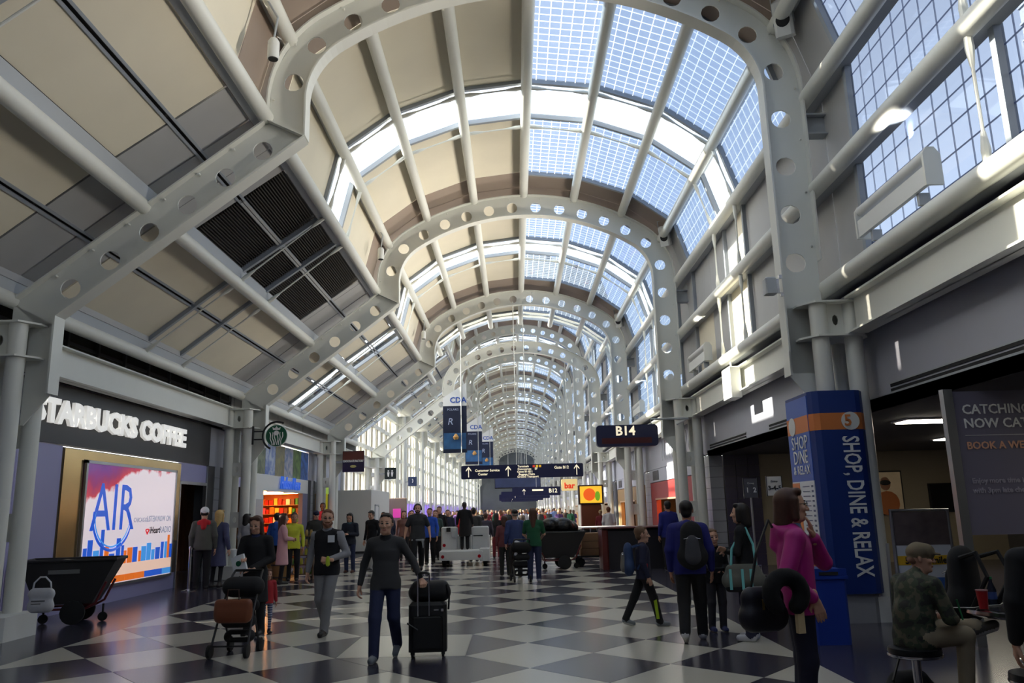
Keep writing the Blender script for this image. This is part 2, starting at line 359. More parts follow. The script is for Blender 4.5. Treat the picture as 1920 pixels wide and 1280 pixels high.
# ------------------------------------------------------------------ floor
def floor():
    LIGHT = P('light_terrazzo', (196, 192, 180), .2, noise=(60, .06), spec=.55); DK = P('dark_terrazzo', (58, 56, 68), .19, noise=(60, .14), spec=.55)
    GROUT = P('terrazzo_divider', (120, 105, 95), .4)
    fb = MB(); fb.box(-13.2, 15, -9.9, 200, -.3, -.005); f = fb.build('floor', GROUT); tag(f, kind='structure')
    XE = [-6.53,-5.67,-4.82,-3.97,-3.12,-2.30,-1.49,-.67,.12,.93,1.73,2.54,3.33]
    HP = .88
    off = lambda x: .13*max(0, -x-1.9)+.05*max(0, x-1.0)
    V = lambda i, j: (XE[i], 10.48+off(XE[i])+HP*j)
    for nm, x0, x1 in (('border_slab', -13.2, XE[0]), ('border_slab', XE[-1], 15)):
        b = MB(); b.box(x0, x1, -9.9, 200, -.02, 0); b.build(nm, DK, f)
    tiles = []
    for i in range(0, 13):
        for j in range(-14, 215):
            if (i+j) % 2: continue       # centres sit where i+j is even
            # i even -> light diamond
            pts = []
            c = V(i, j)
            L_ = V(i-1, j) if i > 0 else None; R_ = V(i+1, j) if i < 12 else None
            T_, B_ = (XE[i], V(i, j+1)[1]), (XE[i], V(i, j-1)[1])
            poly = [B_] + ([R_] if R_ else []) + [T_] + ([L_] if L_ else [])
            if len(poly) < 3: continue
            tiles.append((c[1], i % 2 == 0, poly, i, j))
    special = {(5, 1): [V(5,0), V(5,2), V(4,1)], (7, 1): [V(7,0), V(8,1), V(7,2)]}
    # centre motif: one square light tile, dark triangles in front of and behind it
    out = []
    for y, lt, poly, i, j in tiles:
        if (i, j) in special: out.append((y, False, special[(i, j)])); continue
        if i == 6 and j == 0+0: continue
        if i == 6 and j == 2: continue
        if i == 6 and j in (0, 2): continue
        out.append((y, lt, poly))
    out.append((11.3, True, [V(5,0), V(7,0), V(7,2), V(5,2)]))
    out.append((10.0, False, [V(6,-1), V(7,0), V(5,0)])); out.append((12.6, False, [V(5,2), V(7,2), V(6,3)]))
    out = [o for o in out if o[0] > 5.5]; out.sort(key=lambda o: o[0])
    def tile(mb, poly, mi=0, g=.006):
        cx = sum(p[0] for p in poly)/len(poly); cy = sum(p[1] for p in poly)/len(poly)
        q = [(p[0]+(cx-p[0])*g/1.0, p[1]+(cy-p[1])*g/1.0) for p in poly]; mb.prism(q, -.02, 0, mi=mi)
    for y, lt, poly in out[:300]:
        mb = MB(); tile(mb, poly); mb.build('floor_tile', LIGHT if lt else DK, f)
    mb = MB()
    for y, lt, poly in out[300:]: tile(mb, poly, 0 if lt else 1)
    tag(mb.build('far_floor_tiles', [LIGHT, DK], f), kind='stuff')
floor()
# ------------------------------------------------------------------ roof bays
def off_path(lift, t):
    pts = arch_path(lift); ss = poly_s(pts)
    return [(lambda q: (q[0].x+q[1].x*t, q[0].y+q[1].y*t))(at_s(pts, ss, min(max(s, 1e-5), ss[-1]-1e-5))) for s in ss]
TH = math.atan2(math.sqrt((R1-RS)**2-XS**2), XS)
def nodes(t, lift=0):
    """tube positions round the section, right wall to left foot; t = offset outside the hole line"""
    zt = ZS+lift+RS*math.sin(TH)-R1*math.sin(TH); q = []
    for z in (5.29, 7.07, 8.78): q.append((XR+t+.03, z))
    if lift: q += [(XR+t+.03, 10.6), (XR+t+.03, 12.4)]
    q.append((XC+XS+(RS+t)*math.cos(math.radians(36.5)), ZS+lift+(RS+t)*math.sin(math.radians(36.5))))
    for a in (63.5, 76.7, 90, 103.3, 116.5): q.append((XC+(R1+t)*math.cos(math.radians(a)), zt+(R1+t)*math.sin(math.radians(a))))
    q.append((XC-XS-(RS+t)*math.cos(math.radians(36.5)), ZS+lift+(RS+t)*math.sin(math.radians(36.5))))
    kx, kz = KNEE[0], KNEE[1]+lift; up = t/.792
    q.append((XL-t*.9-.02, 8.66+lift))
    q.append((-6.30, kz+SL*(-6.30-kx)+up)); q.append((-8.40, kz+SL*(-8.40-kx)+up))
    return q
def quad_panel(mb, a, b, y0, y1, th=.03, inset=.0, uvs=None, mi=0):
    """flat panel spanning section points a->b and y0->y1, thickness outward"""
    ax, az = a; bx, bz = b; d = Vector((bx-ax, 0, bz-az)); L = d.length; d.normalize(); n = Vector((d.z, 0, -d.x))
    A0 = Vector((ax, 0, az))+d*inset; B0 = Vector((bx, 0, bz))-d*inset
    o = len(mb.v)
    for k in (0, 1):
        for p, y in ((A0, y0+inset), (B0, y0+inset), (B0, y1-inset), (A0, y1-inset)): mb.v.append((p.x+n.x*th*k, y, p.z+n.z*th*k))
    fs = [(0,1,2,3),(7,6,5,4),(0,4,5,1),(1,5,6,2),(2,6,7,3),(3,7,4,0)]
    mb.f += [tuple(i+o for i in f) for f in fs]; mb.m += [mi]*6
    if uvs is not None:
        if mb.uv is None: mb.uv = []
        while len(mb.uv) < o: mb.uv.append((0, 0))
        W = (y1-y0)/uvs; H = L/uvs
        mb.uv += [(0,0),(H,0),(H,W),(0,W)]*2
ZONES = [(0.0, 1.15, 'end'), (1.15, 4.85, 'main'), (4.85, 6.6, 'strip'), (6.6, 10.27, 'main'), (10.27, S, 'end')]
def strut(mb, a, b, r=.02):
    a, b = Vector(a), Vector(b); d = (b-a).normalized(); L = (b-a).length
    pts = [a+d*x for x in (.0, .10, .13, .36, .38, L-.38, L-.36, L-.13, L-.10, L)]
    mb.tube(pts, [.05, .05, .055, .028, r, r, .028, .055, .05, .05], 8)
def roof_bay(kind, lift=0, joined=False, y_from=0., y_to=S, first=False):
    root = thing('ceiling', None, None); tag(root, kind='structure')
    tn = nodes(.45, lift); sn = nodes(.73, lift); nT = len(tn); nr = 6 if lift else 4     # nr: index where the vault glass ends on the right
    top = nr+2                                                                              # crown tube index
    JT = MB()
    for i, (x, z) in enumerate(tn):
        mb = JT if joined else MB()
        mb.tube([(x, y_from, z), (x, y_to, z)], .135, 8 if joined else 14, caps=False)
        # dark channel between tube and skin
        nx_, nz_ = sn[i][0]-x, sn[i][1]-z
        if not joined: mb.build('purlin', STEEL, root, True)
        ch = JT if joined else MB(); d = Vector((nx_, 0, nz_)).normalized(); e = Vector((-d.z, 0, d.x))
        ch.obox((x+nx_*.62, (y_from+y_to)/2, z+nz_*.62), (.16, y_to-y_from, abs(Vector((nx_, 0, nz_)).length)*.75), (e, (0,1,0), d))
        if not joined: ch.build('purlin_channel', STEELG, root)
    if joined: tag(JT.build('purlins', STEEL, root, True), kind='stuff')
    bins = {}
    def put(name, mat, a, b, y0, y1, uvs=None, th=.03, inset=.0):
        y0, y1 = max(y0, y_from), min(y1, y_to)
        if y1-y0 < .1: return
        if joined:
            mb = bins.setdefault(mat.name, (MB(), mat))[0]; quad_panel(mb, a, b, y0, y1, th, inset, uvs)
        else:
            mb = MB(); quad_panel(mb, a, b, y0, y1, th, inset, uvs); mb.build(name, mat, root)
    def lerp(a, b, t): return (a[0]+(b[0]-a[0])*t, a[1]+(b[1]-a[1])*t)
    for i in range(nT-1):
        a, b = sn[i], sn[i+1]
        slope = i >= nT-3
        wall = i < nr-1
        for y0, y1, z in ZONES:
            if slope:
                upper = i == nT-3
                for h in (0, 1):
                    p, q = lerp(a, b, h*.5+.015), lerp(a, b, h*.5+.485)
                    if z == 'end': put('roof_panel', GREYP, p, q, y0, y1, inset=.02)
                    elif kind == 1 and upper: louver(put, root, p, q, y0 if z == 'strip' else (y0+1.0 if y0 < 2 else y0), y1 if z != 'main' or y0 < 2 else y1-.3)
                    elif z == 'strip' and kind >= 2: put('glass_pane', CLEAR, p, q, y0+.1, y1-.1, th=.012)
                    else: put('roof_panel', CREAM, p, q, y0, y1, inset=.03)
                    if kind == 1 and upper and z == 'main':
                        if y0 < 2: put('roof_panel', GREYP, p, q, y0, y0+.97)
                        else: put('roof_panel', GREYP, p, q, y1-.27, y1)
                if z == 'strip':
                    pass
            elif i >= top:                       # opaque left half of the vault
                if z == 'strip': put('glass_pane', CLEAR, a, b, y0+.06, y1-.06, th=.012)
                elif z == 'end': put('roof_panel', BROWNP, a, b, y0, y1, inset=.01)
                else: put('roof_panel', CREAM, a, b, y0, y1, inset=.01)
            elif wall:                           # upright right wall
                if z == 'end': put('wall_panel', GREYP, a, b, y0, y1, inset=.01)
                elif kind == 1 and y0 > 1.2 and y1 < 10.4 and i < 2:
                    put('wall_panel', GREYP if z == 'main' else CREAM, a, b, y0, (y0+y1)/2, inset=.012); put('wall_panel', GREYP if i else CREAM, a, b, (y0+y1)/2, y1, inset=.012)  # cream panels colour in sunlit patches on the grey wall
                elif kind == 1 and i < 2: put('wall_panel', GREYP, a, b, y0, y1, inset=.012)
                else: put('glass_pane', (GRIDD if kind == 0 else GRID) if z == 'main' or kind == 0 else CLEAR, a, b, y0+.05, y1-.05, uvs=.36 if kind == 0 else .30, th=.012)
            else:                                # glazed right half of the vault
                if z == 'end': put('roof_panel', BROWNP, a, b, y0, y1, inset=.01)
                elif z == 'strip': put('glass_pane', CLEAR, a, b, y0+.06, y1-.06, th=.012)
                else: put('glass_pane', GRID, a, b, y0+.05, y1-.05, uvs=.24, th=.012)
        # cross frames at the zone borders
        fr = bins.setdefault('frame', (MB(), FRAME))[0] if joined else MB()
        d = Vector((b[0]-a[0], 0, b[1]-a[1])); L = d.length; d.normalize(); n_ = Vector((d.z, 0, -d.x)); m_ = Vector(((a[0]+b[0])/2, 0, (a[1]+b[1])/2))
        for yy in ((4.85, 6.6) if slope or i >= top else (1.15, 4.85, 6.6, 10.27)):
            if y_from < yy < y_to: fr.obox(m_+Vector((0, yy, 0))-n_*.03, (L, .10, .12), (d, (0,1,0), n_))
        if slope:
            for tt in (.5,):
                p = lerp(a, b, tt); 
                for dx in (-.05, .05): fr.obox((p[0]+d.x*dx, (y_from+y_to)/2, p[1]+d.z*dx), (.045, y_to-y_from, .05), (d, (0,1,0), n_))
        if not joined: fr.build('panel_frame', FRAME, root)
    if joined:
        for mb, mat in bins.values(): tag(mb.build('roof_panels', mat, root), kind='stuff')
    for i in (nT-3, nT-2):
        a, b = sn[i], sn[i+1]; d = Vector((b[0]-a[0], 0, b[1]-a[1])).normalized(); n_ = Vector((d.z, 0, -d.x))*.16
        for y0, y1 in (((y_from, 4.9), (6.55, y_to)) if kind >= 2 else ((y_from, y_to),)):
            if y1-y0 < .1 or y1 <= y_from or y0 >= y_to: continue
            mb = MB(); quad_panel(mb, (a[0]+n_.x, a[1]+n_.z), (b[0]+n_.x, b[1]+n_.z), max(y0, y_from), min(y1, y_to), .04); mb.build('roof_backing', SEAM, root)
    # struts between neighbouring tubes on both sides of the clear strip
    JS = MB()
    for i in range(nT-1):
        for yy in (4.72, 6.72) if i != nr-1 else (4.72, 6.72):
            if not (y_from < yy < y_to): continue
            a, b = tn[i], tn[i+1]; d = Vector((b[0]-a[0], 0, b[1]-a[1])).normalized()*.12
            mb = JS if joined else MB(); strut(mb, (a[0]+d.x, yy, a[1]+d.z), (b[0]-d.x, yy, b[1]-d.z))
            if not joined: mb.build('strut', STEEL, root, True)
    if joined: tag(JS.build('struts', STEEL, root, True), kind='stuff')
    return root
LOUV = P('louver_slat', (58, 55, 52), .5)
def louver(put, root, p, q, y0, y1):
    d = Vector((q[0]-p[0], 0, q[1]-p[1])); L = d.length; d.normalize(); n_ = Vector((d.z, 0, -d.x)); y0 += .06; y1 -= .06
    t = MB(); k = int(L/.055); t.obox(Vector((p[0], (y0+y1)/2, p[1]))+d*L/2+n_*.10, (L-.06, y1-y0, .01), (d, (0,1,0), n_), 1)
    for i in range(k):
        c = Vector((p[0], (y0+y1)/2, p[1]))+d*(L*(i+.5)/k); t.obox(c+n_*.03, (.022, y1-y0, .05), (d, (0,1,0), n_), 0)
    for s_ in (0, L): t.obox(Vector((p[0], (y0+y1)/2, p[1]))+d*s_, (.05, y1-y0, .08), (d, (0,1,0), n_), 2)
    t.build('louver_panel', [LOUV, DARK, GREYP], root)
b0 = roof_bay(0); b0.location = (0, A(0), 0)
bm = copy_tree(b0, None, (0, A(-1), 0))
b1 = roof_bay(1); b1.location = (0, A(1), 0)
b2 = roof_bay(2); b2.location = (0, A(2), 0)
b3 = roof_bay(2, y_to=6.7); b3.location = (0, A(3), 0)
b3b = roof_bay(3, LIFT, y_from=6.7); b3b.location = (0, A(3), 0)
b4 = roof_bay(3, LIFT); b4.location = (0, A(4), 0)
b5 = roof_bay(3, LIFT, joined=True); b5.location = (0, A(5), 0)
for n in range(6, 16): copy_tree(b5, None, (0, A(n), 0))
# gable between the low and the high vault, end wall far away, wall behind the camera
def section_wall(name, y, inner, outer, mat, th=.1):
    mb = MB(); k = len(inner); vs = [(x, y, z) for x, z in inner]+[(x, y, z) for x, z in outer]
    vs += [(x, y+th, z) for x, z in inner]+[(x, y+th, z) for x, z in outer]
    fs = []
    for i in range(k-1): fs += [(i,i+1,k+i+1,k+i),(2*k+i+1,2*k+i,3*k+i,3*k+i+1)]
    mb.add(vs, fs); o = mb.build(name, mat); tag(o, kind='structure'); return o
ns, nl = nodes(.73, 0), nodes(.73, LIFT)
section_wall('wall_gable', A(3)+6.7, [ns[2], (5.95, 9.4), ns[3]]+ns[4:10], [nl[2], (5.95, 11.0), nl[5]]+nl[6:12], CREAM)
eb = MB(); eb.box(-9.3, 6.2, A(16), A(16)+.2, 0, 16); tag(eb.build('wall_far_end', P('far_end_wall', (84, 88, 92), .6, noise=(.5, .25))), kind='structure')
bb = MB(); bb.box(-9.4, 15, -10.1, -9.9, -.3, 12.9); tag(bb.build('wall_behind_camera', GREYW), kind='structure')
# airfield apron outside, seen through the windows
ap = MB(); ap.box(-400, 400, -200, 600, -4.4, -4.2); tag(ap.build('ground_apron', P('concrete_apron', (205, 202, 192), .8, noise=(.02, .1))), kind='structure')
nbm = MB(); tag(nbm.box(16.0, 18.0, -40, 22, -4.2, 16.9).build('wall', P('pale_cladding', (150, 155, 164), .6)), None)
nb = thing('neighbouring_building', 'pale clad building standing outside the right hand windows', 'building', (16.0, -9, -4.2))
o = bpy.data.objects['wall']; o.parent = nb; o.location = (-16.0, 9, 4.2)
for z in np.arange(.4, 21.0, .55):
    b = MB(); b.box(-.06, .0, -31, 31, z, z+.06); b.build('cladding_rib', P('pale_cladding', (150, 155, 164), .6), nb)
# ------------------------------------------------------------------ walls, beams and shop fronts
TILEW = P('grey_glazed_tile', (160, 162, 172), .3, noise=(3, .06)); TILEP = P('purple_glazed_tile', (58, 52, 78), .3, noise=(3, .1))
CHAR = P('charcoal_fascia', (52, 50, 50), .45, noise=(1, .06)); BEIGE = P('beige_wall', (150, 138, 116), .6, noise=(1, .05))
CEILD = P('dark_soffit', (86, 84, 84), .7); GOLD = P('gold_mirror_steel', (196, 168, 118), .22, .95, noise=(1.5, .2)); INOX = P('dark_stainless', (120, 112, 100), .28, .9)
PURP, _n, _l = nodes_mat('lavender_glass_film'); _n['Principled BSDF'].inputs['Base Color'].default_value = (*lin((165, 150, 215)), 1); _tr = _n.new('ShaderNodeBsdfTranslucent'); _tr.inputs[0].default_value = (*lin((170, 150, 225)), 1); _mx = _n.new('ShaderNodeMixShader'); _mx.inputs[0].default_value = .55; _l.new(_n['Principled BSDF'].outputs[0], _mx.inputs[1]); _l.new(_tr.outputs[0], _mx.inputs[2]); _l.new(_mx.outputs[0], _n['Material Output'].inputs[0]); LAMP = P('fluorescent_panel', (255, 250, 235), .5, emis=(255, 246, 225), es=16.0)
WARM = P('warm_shop_lamp', (255, 190, 120), .5, emis=(255, 176, 100), es=26.0)
def ibeam(name, x, y0, y1, z0, z1, parent=None, face=1):
    mb = MB(); mb.box(x-.012, x+.012, y0, y1, z0, z1); mb.box(x-.16, x+.16, y0, y1, z0, z0+.03); mb.box(x-.16, x+.16, y0, y1, z1-.03, z1)
    o = mb.build(name, STEEL, parent); return o
trimn = [0]
def trim(o):
    trimn[0] += 1; o.name = 'trim_%d' % trimn[0]; return tag(o, kind='structure')
for n in range(0, 4): trim(ibeam('beam', -8.6, A(n)+.5 if n else -9.8, A(n+1)-.5, 4.40, 5.0))
for n in range(0, 16): trim(ibeam('beam', 5.55, A(n)+.5 if n else -9.8, A(n+1)-.5, 4.40, 5.0))
for n in range(4, 16): trim(ibeam('beam', -8.6, A(n)+.5, A(n+1)-.5, 4.40+LIFT, 5.0+LIFT))
def st(name, mat, *boxes):
    mb = MB()
    for b in boxes: mb.box(*b)
    return tag(mb.build(name, mat), kind='structure')
YE = A(3)+6.7
# left wall: low part with shops, a dark clerestory slot and eave above
wl = st('wall_left', GREYW, (-9.3, -8.98, -9.8, 13.0, 0, 4.45), (-9.3, -8.98, 23.28, 24.75, 2.72, 4.45), (-9.3, -8.98, 34.9, YE, 2.72, 4.45), (-9.3, -9.1, -9.8, YE, 5.0, 6.1), (-9.3, -8.98, 34.7, 36.1, 0, 2.72), (-9.3, -8.98, 39.5, YE, 0, 2.72), (-9.3, -8.98, 13, 28, 4.38, 4.45))
st('ceiling_eave', GREYP, (-9.3, -8.3, -9.8, YE, 5.72, 5.86))
st('ceiling_eave', GREYP, (-9.3, -8.3, YE, A(16), 5.72+LIFT, 5.86+LIFT), (-9.3, -8.4, YE-.1, YE, 5.0, 9.6))
st('wall_left_return', CREAM, (-9.3, -4.2, YE, YE+.06, 9.25, 9.6))
cl = MB()
for k in range(43): cl.box(-9.08, -9.0, -9.7+1.21*k, -9.63+1.21*k, 4.98, 5.7)
cl.box(-9.1, -9.04, -9.8, YE, 5.30, 5.36); trim(cl.build('clerestory', SEAM))
cd_ = MB(); cd_.box(-9.14, -9.09, -9.8, 27, 4.45, 5.72); tag(cd_.build('wall_left_clerestory', P('clerestory_shade', (70, 68, 62), .25)), kind='structure')  # dark sheet paints the shade of the recessed clerestory slot
cw_ = MB(); cw_.box(-9.09, -9.0, 25.2, YE, 4.45, 5.60); cw_.box(-9.0, -8.97, 25.2, YE, 4.98, 5.03); tag(cw_.build('wall_left_band', P('white_fascia_band', (205, 206, 204), .5)), kind='structure')
# ---- coffee shop front
cs = thing('coffee_shop_front', 'dark fascia coffee shop front with raised white lettering', 'shopfront', (-8.9, 18, 0))
def part(root, name, mat, *boxes, smooth=False):
    mb = MB(); L = root.location
    for b in boxes: mb.box(b[0]-L.x, b[1]-L.x, b[2]-L.y, b[3]-L.y, b[4]-L.z, b[5]-L.z)
    return mb.build(name, mat, root, smooth)
part(cs, 'fascia', CHAR, (-9.1, -8.88, 13.0, 23.28, 3.24, 4.38))
for y0, y1 in ((13.0, 14.3), (14.32, 15.76)): part(cs, 'wall_panel', LAV, (-9.1, -8.93, y0, y1, 0, 3.22))
part(cs, 'wall_panel', LAV, (-9.1, -8.93, 15.78, 21.40, 0, .40)); part(cs, 'wall_panel', LAV, (-9.1, -8.93, 21.42, 23.28, 2.72, 3.22))
part(cs, 'display_frame', INOX, (-9.1, -8.92, 15.78, 21.40, .40, 3.20)); part(cs, 'mirror_strip', GOLD, (-8.93, -8.90, 15.80, 16.52, .42, 3.18), (-8.93, -8.90, 16.52, 21.38, 3.00, 3.18), (-8.93, -8.90, 21.06, 21.38, 1.2, 3.0))
part(cs, 'door_frame', ALU, (-9.0, -8.90, 21.40, 21.46, 0, 2.72), (-9.0, -8.90, 23.22, 23.28, 0, 3.22), (-9.0, -8.90, 21.46, 23.22, 2.66, 2.74))
me = text_mesh('STARBUCKS COFFEE', .62, .07, 'LEFT', bold=.028, spacing=1.0)
wx = max(v.co.x for v in me.vertices); me.transform(Matrix.Diagonal((6.85/wx, 1.0, 1, 1))); me.transform(Matrix.Translation((.07, 14.52-18, 3.82)) @ FACE['+x']); me.materials.append(P('lit_white_letters', (245, 245, 242), .5, emis=(255, 252, 245), es=.35))
link('sign_lettering', me, cs)
# interior behind the door
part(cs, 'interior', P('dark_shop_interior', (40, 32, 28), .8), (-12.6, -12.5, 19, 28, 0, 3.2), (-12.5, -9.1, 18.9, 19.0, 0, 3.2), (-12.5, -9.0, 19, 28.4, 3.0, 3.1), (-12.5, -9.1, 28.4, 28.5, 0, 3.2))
# ---- backlit poster
pf = thing('backlit_poster', 'backlit advertising poster with blue skyline in steel frame', 'poster', (-8.86, 18.8, 1.66))
part(pf, 'frame', ALU, (-8.90, -8.84, 16.55, 21.03, 2.93, 2.99), (-8.90, -8.84, 16.55, 21.03, .34, .40), (-8.90, -8.84, 16.55, 16.62, .34, 2.99), (-8.90, -8.84, 20.97, 21.03, .34, 2.99))
def poster_mat():
    m, n, L = nodes_mat('poster_print'); b = n['Principled BSDF']
    tc = n.new('ShaderNodeTexCoord'); sp = n.new('ShaderNodeSeparateXYZ'); L.new(tc.outputs['Object'], sp.inputs[0])
    nz = n.new('ShaderNodeTexNoise'); nz.inputs['Scale'].default_value = 1.3; nz.inputs['Detail'].default_value = 8; L.new(tc.outputs['Object'], nz.inputs['Vector'])
    ad = n.new('ShaderNodeMath'); ad.operation = 'MULTIPLY_ADD'; ad.inputs[1].default_value = 1.3; L.new(nz.outputs['Fac'], ad.inputs[0]); L.new(sp.outputs['Z'], ad.inputs[2])
    dr_ = n.new('ShaderNodeMath'); dr_.operation = 'MULTIPLY_ADD'; dr_.inputs[1].default_value = -.22; L.new(sp.outputs['Y'], dr_.inputs[0]); L.new(ad.outputs[0], dr_.inputs[2]); ad = dr_
    cr = n.new('ShaderNodeValToRGB'); L.new(ad.outputs[0], cr.inputs[0]); e = cr.color_ramp.elements
    e[0].position = .0; e[0].color = (*lin((240, 225, 232)), 1); e[1].position = 1; e[1].color = (*lin((90, 40, 120)), 1)
    mp = n.new('ShaderNodeMapRange'); mp.inputs[1].default_value = -1.6; mp.inputs[2].default_value = 2.6; L.new(ad.outputs[0], mp.inputs[0]); L.new(mp.outputs[0], cr.inputs[0])
    for pos, c in ((.765, (243, 228, 234)), (.79, (205, 60, 80)), (.86, (150, 50, 110)), (.93, (120, 50, 140))):
        q = cr.color_ramp.elements.new(pos); q.color = (*lin(c), 1)
    L.new(cr.outputs[0], b.inputs['Base Color']); L.new(cr.outputs[0], b.inputs['Emission Color']); b.inputs['Emission Strength'].default_value = .40; b.inputs['Roughness'].default_value = .15
    return m
part(pf, 'print', poster_mat(), (-8.885, -8.86, 16.62, 20.97, .40, 2.93))
BLUEI = P('blue_print', (40, 90, 200), .2, emis=(40, 90, 200), es=.5); ORG = P('orange_print', (226, 120, 40), .2, emis=(226, 110, 40), es=.5); CYAN = P('sky_blue_print', (70, 150, 225), .2, emis=(70, 150, 225), es=.5); REDI = P('red_print', (200, 40, 50), .2, emis=(200, 40, 50), es=.5); GREYI = P('grey_print', (130, 140, 160), .2, emis=(130, 140, 160), es=.4)
text('lettering', 'AIR', 1.45, BLUEI, pf, (.005, -.95, .32), '+x', depth=.004, sx=.88)
text('lettering', 'CHICAGO', .15, GREYI, pf, (.005, .35, .08), '+x', depth=.004); text('lettering', 'LISTEN NOW ON', .2, GREYI, pf, (.005, 1.35, .1), '+x', depth=.004, sx=.85)
text('lettering', 'iHeart', .22, P('dark_print', (60, 30, 40), .2), pf, (.005, 1.15, -.17), '+x', depth=.004, bold=.004); text('lettering', 'RADIO', .22, GREYI, pf, (.005, 1.75, -.17), '+x', depth=.004)
text('lettering', 'TEXT INFO', .22, BLUEI, pf, (.006, -.35, -.98), '+x', depth=.004); text('lettering', 'WITH SMOOTH JAZZ', .22, REDI, pf, (.006, 1.1, -.98), '+x', depth=.004)
hb = MB(); hb.tube([(.005, .74+.06*math.sin(a)**3*1.3, -.17+.055*(math.cos(a)-.35*math.cos(2*a)-.1)) for a in [2*math.pi*k/20 for k in range(20)]], .016, 6, closed=True); hb.build('heart_mark', REDI, pf)
for rr, w_ in ((.78, .035), (.70, .02)):
    ar = MB(); ar.tube([(.004, -.95+rr*1.1*math.cos(a), .18+rr*.9*math.sin(a)-.02) for a in np.linspace(math.radians(170), math.radians(345), 30)], [w_*(.3+.7*math.sin(math.pi*k/29)) for k in range(30)], 6); ar.build('swoosh', CYAN if w_ < .03 else BLUEI, pf)
random.seed(3)
y = -2.1
while y < 2.05:
    wd = random.uniform(.10, .24); h = random.choice([.25, .3, .35, .42, .5, .7]) if not -1.55 < y < -1.3 else .95
    b = MB(); b.box(0, .012, y, y+wd, -.86, -.86+h*.8); b.build('skyline_block', random.choice([BLUEI, BLUEI, CYAN, ORG]) if h < .9 else BLUEI, pf); y += wd+random.uniform(.0, .09)
for k in range(9):
    b = MB(); b.box(0, .010, -2.15+k*.48, -2.15+k*.48+.47, -1.24, -1.1); b.build('skyline_band', random.choice([ORG, CYAN, BLUEI, ORG]), pf)
b = MB(); b.box(0, .009, -2.17, 2.17, -1.1, -.86); b.build('caption_band', P('peach_print', (238, 200, 180), .2, emis=(238, 200, 180), es=.5), pf)
# ---- tiled piers at the columns, each tile its own piece
def pier(name, x0, x1, y0, y1, h, label, faces, mat=TILEW, base=GREYW, z0=0.):
    t = thing(name, None, None, ((x0+x1)/2, (y0+y1)/2, 0)); tag(t, kind='structure'); L = t.location
    c = MB(); c.box(x0-L.x+.02, x1-L.x-.02, y0-L.y+.02, y1-L.y-.02, z0, h); c.build('core', SEAM, t)
    ts = .31
    for fc in faces:
        a0, a1 = (y0-L.y, y1-L.y) if fc in '+-x' and 'x' in fc else (x0-L.x, x1-L.x)
        nu = max(1, round((a1-a0)/ts)); nv = max(1, round((h-z0)/ts)); du = (a1-a0)/nu; dv = (h-z0)/nv
        for i in range(nu):
            for j in range(nv):
                u0, u1, v0, v1 = a0+i*du+.006, a0+(i+1)*du-.006, z0+j*dv+.006, z0+(j+1)*dv-.006; b = MB()
                if fc == '+x': b.box(x1-L.x-.02, x1-L.x, u0, u1, v0, v1)
                elif fc == '-x': b.box(x0-L.x, x0-L.x+.02, u0, u1, v0, v1)
                else: b.box(u0, u1, y0-L.y, y0-L.y+.02, v0, v1)
                b.build('wall_tile', mat, t)
    return t
pier('wall_left_pier', -9.3, -8.9, 23.30, 24.75, 3.24, '', ['+x'])
pier('wall_left_pier', -9.3, -8.9, 34.72, 36.0, 3.24, '', ['+x'])
pier('wall_right_pier', 5.9, 6.3, 24.3, 25.6, 3.24, '', ['-x', '-y'])
pier('wall_right_pier', 6.32, 7.4, 24.25, 24.4, 3.24, '', ['-y'], TILEP)
pier('wall_right_pier', 5.9, 6.3, 35.1, 36.5, 3.24, '', ['-x', '-y'])
# ---- coffee shop service side between pier and news shop
part(cs, 'side_panel', LAV, (-9.1, -8.95, 24.75, 27.5, 2.72, 3.24)); part(cs, 'menu_panel', P('dark_menu_board', (40, 34, 30), .5), (-9.6, -9.5, 24.8, 27.5, .0, 2.7))
part(cs, 'upper_panel', CHAR, (-9.1, -8.95, 24.75, 27.5, 3.24, 4.40))
# ---- news shop
ns_ = thing('news_shop_front', 'news shop front with white fascia, blue script sign and lit goods', 'shopfront', (-8.9, 31, 0))
part(ns_, 'fascia', WHITEP, (-9.1, -8.92, 27.5, 34.7, 2.66, 3.22)); part(ns_, 'jamb', WHITEP, (-9.1, -8.92, 27.5, 28.6, 0, 2.66)); part(ns_, 'jamb', P('purple_column_cladding', (110, 112, 140), .4), (-9.1, -8.92, 33.9, 34.7, 0, 2.66))
part(ns_, 'jamb_panel', ALU, (-8.92, -8.89, 27.65, 28.45, .0, 2.35)); 
text('script_sign', 'Hudson News', .66, P('blue_sign_script', (60, 120, 235), .3, emis=(50, 110, 240), es=.25), ns_, (.05, .75, 2.97), '+x', depth=.05, shear=.28, bold=.008, sx=.72)
mural = [((120, 130, 96), (70, 84, 60)), ((90, 120, 190), (190, 200, 215)), ((110, 110, 90), (150, 140, 90)), ((190, 185, 190), (110, 130, 170)), ((60, 90, 60), (120, 150, 80)), ((70, 120, 200), (40, 70, 130))]
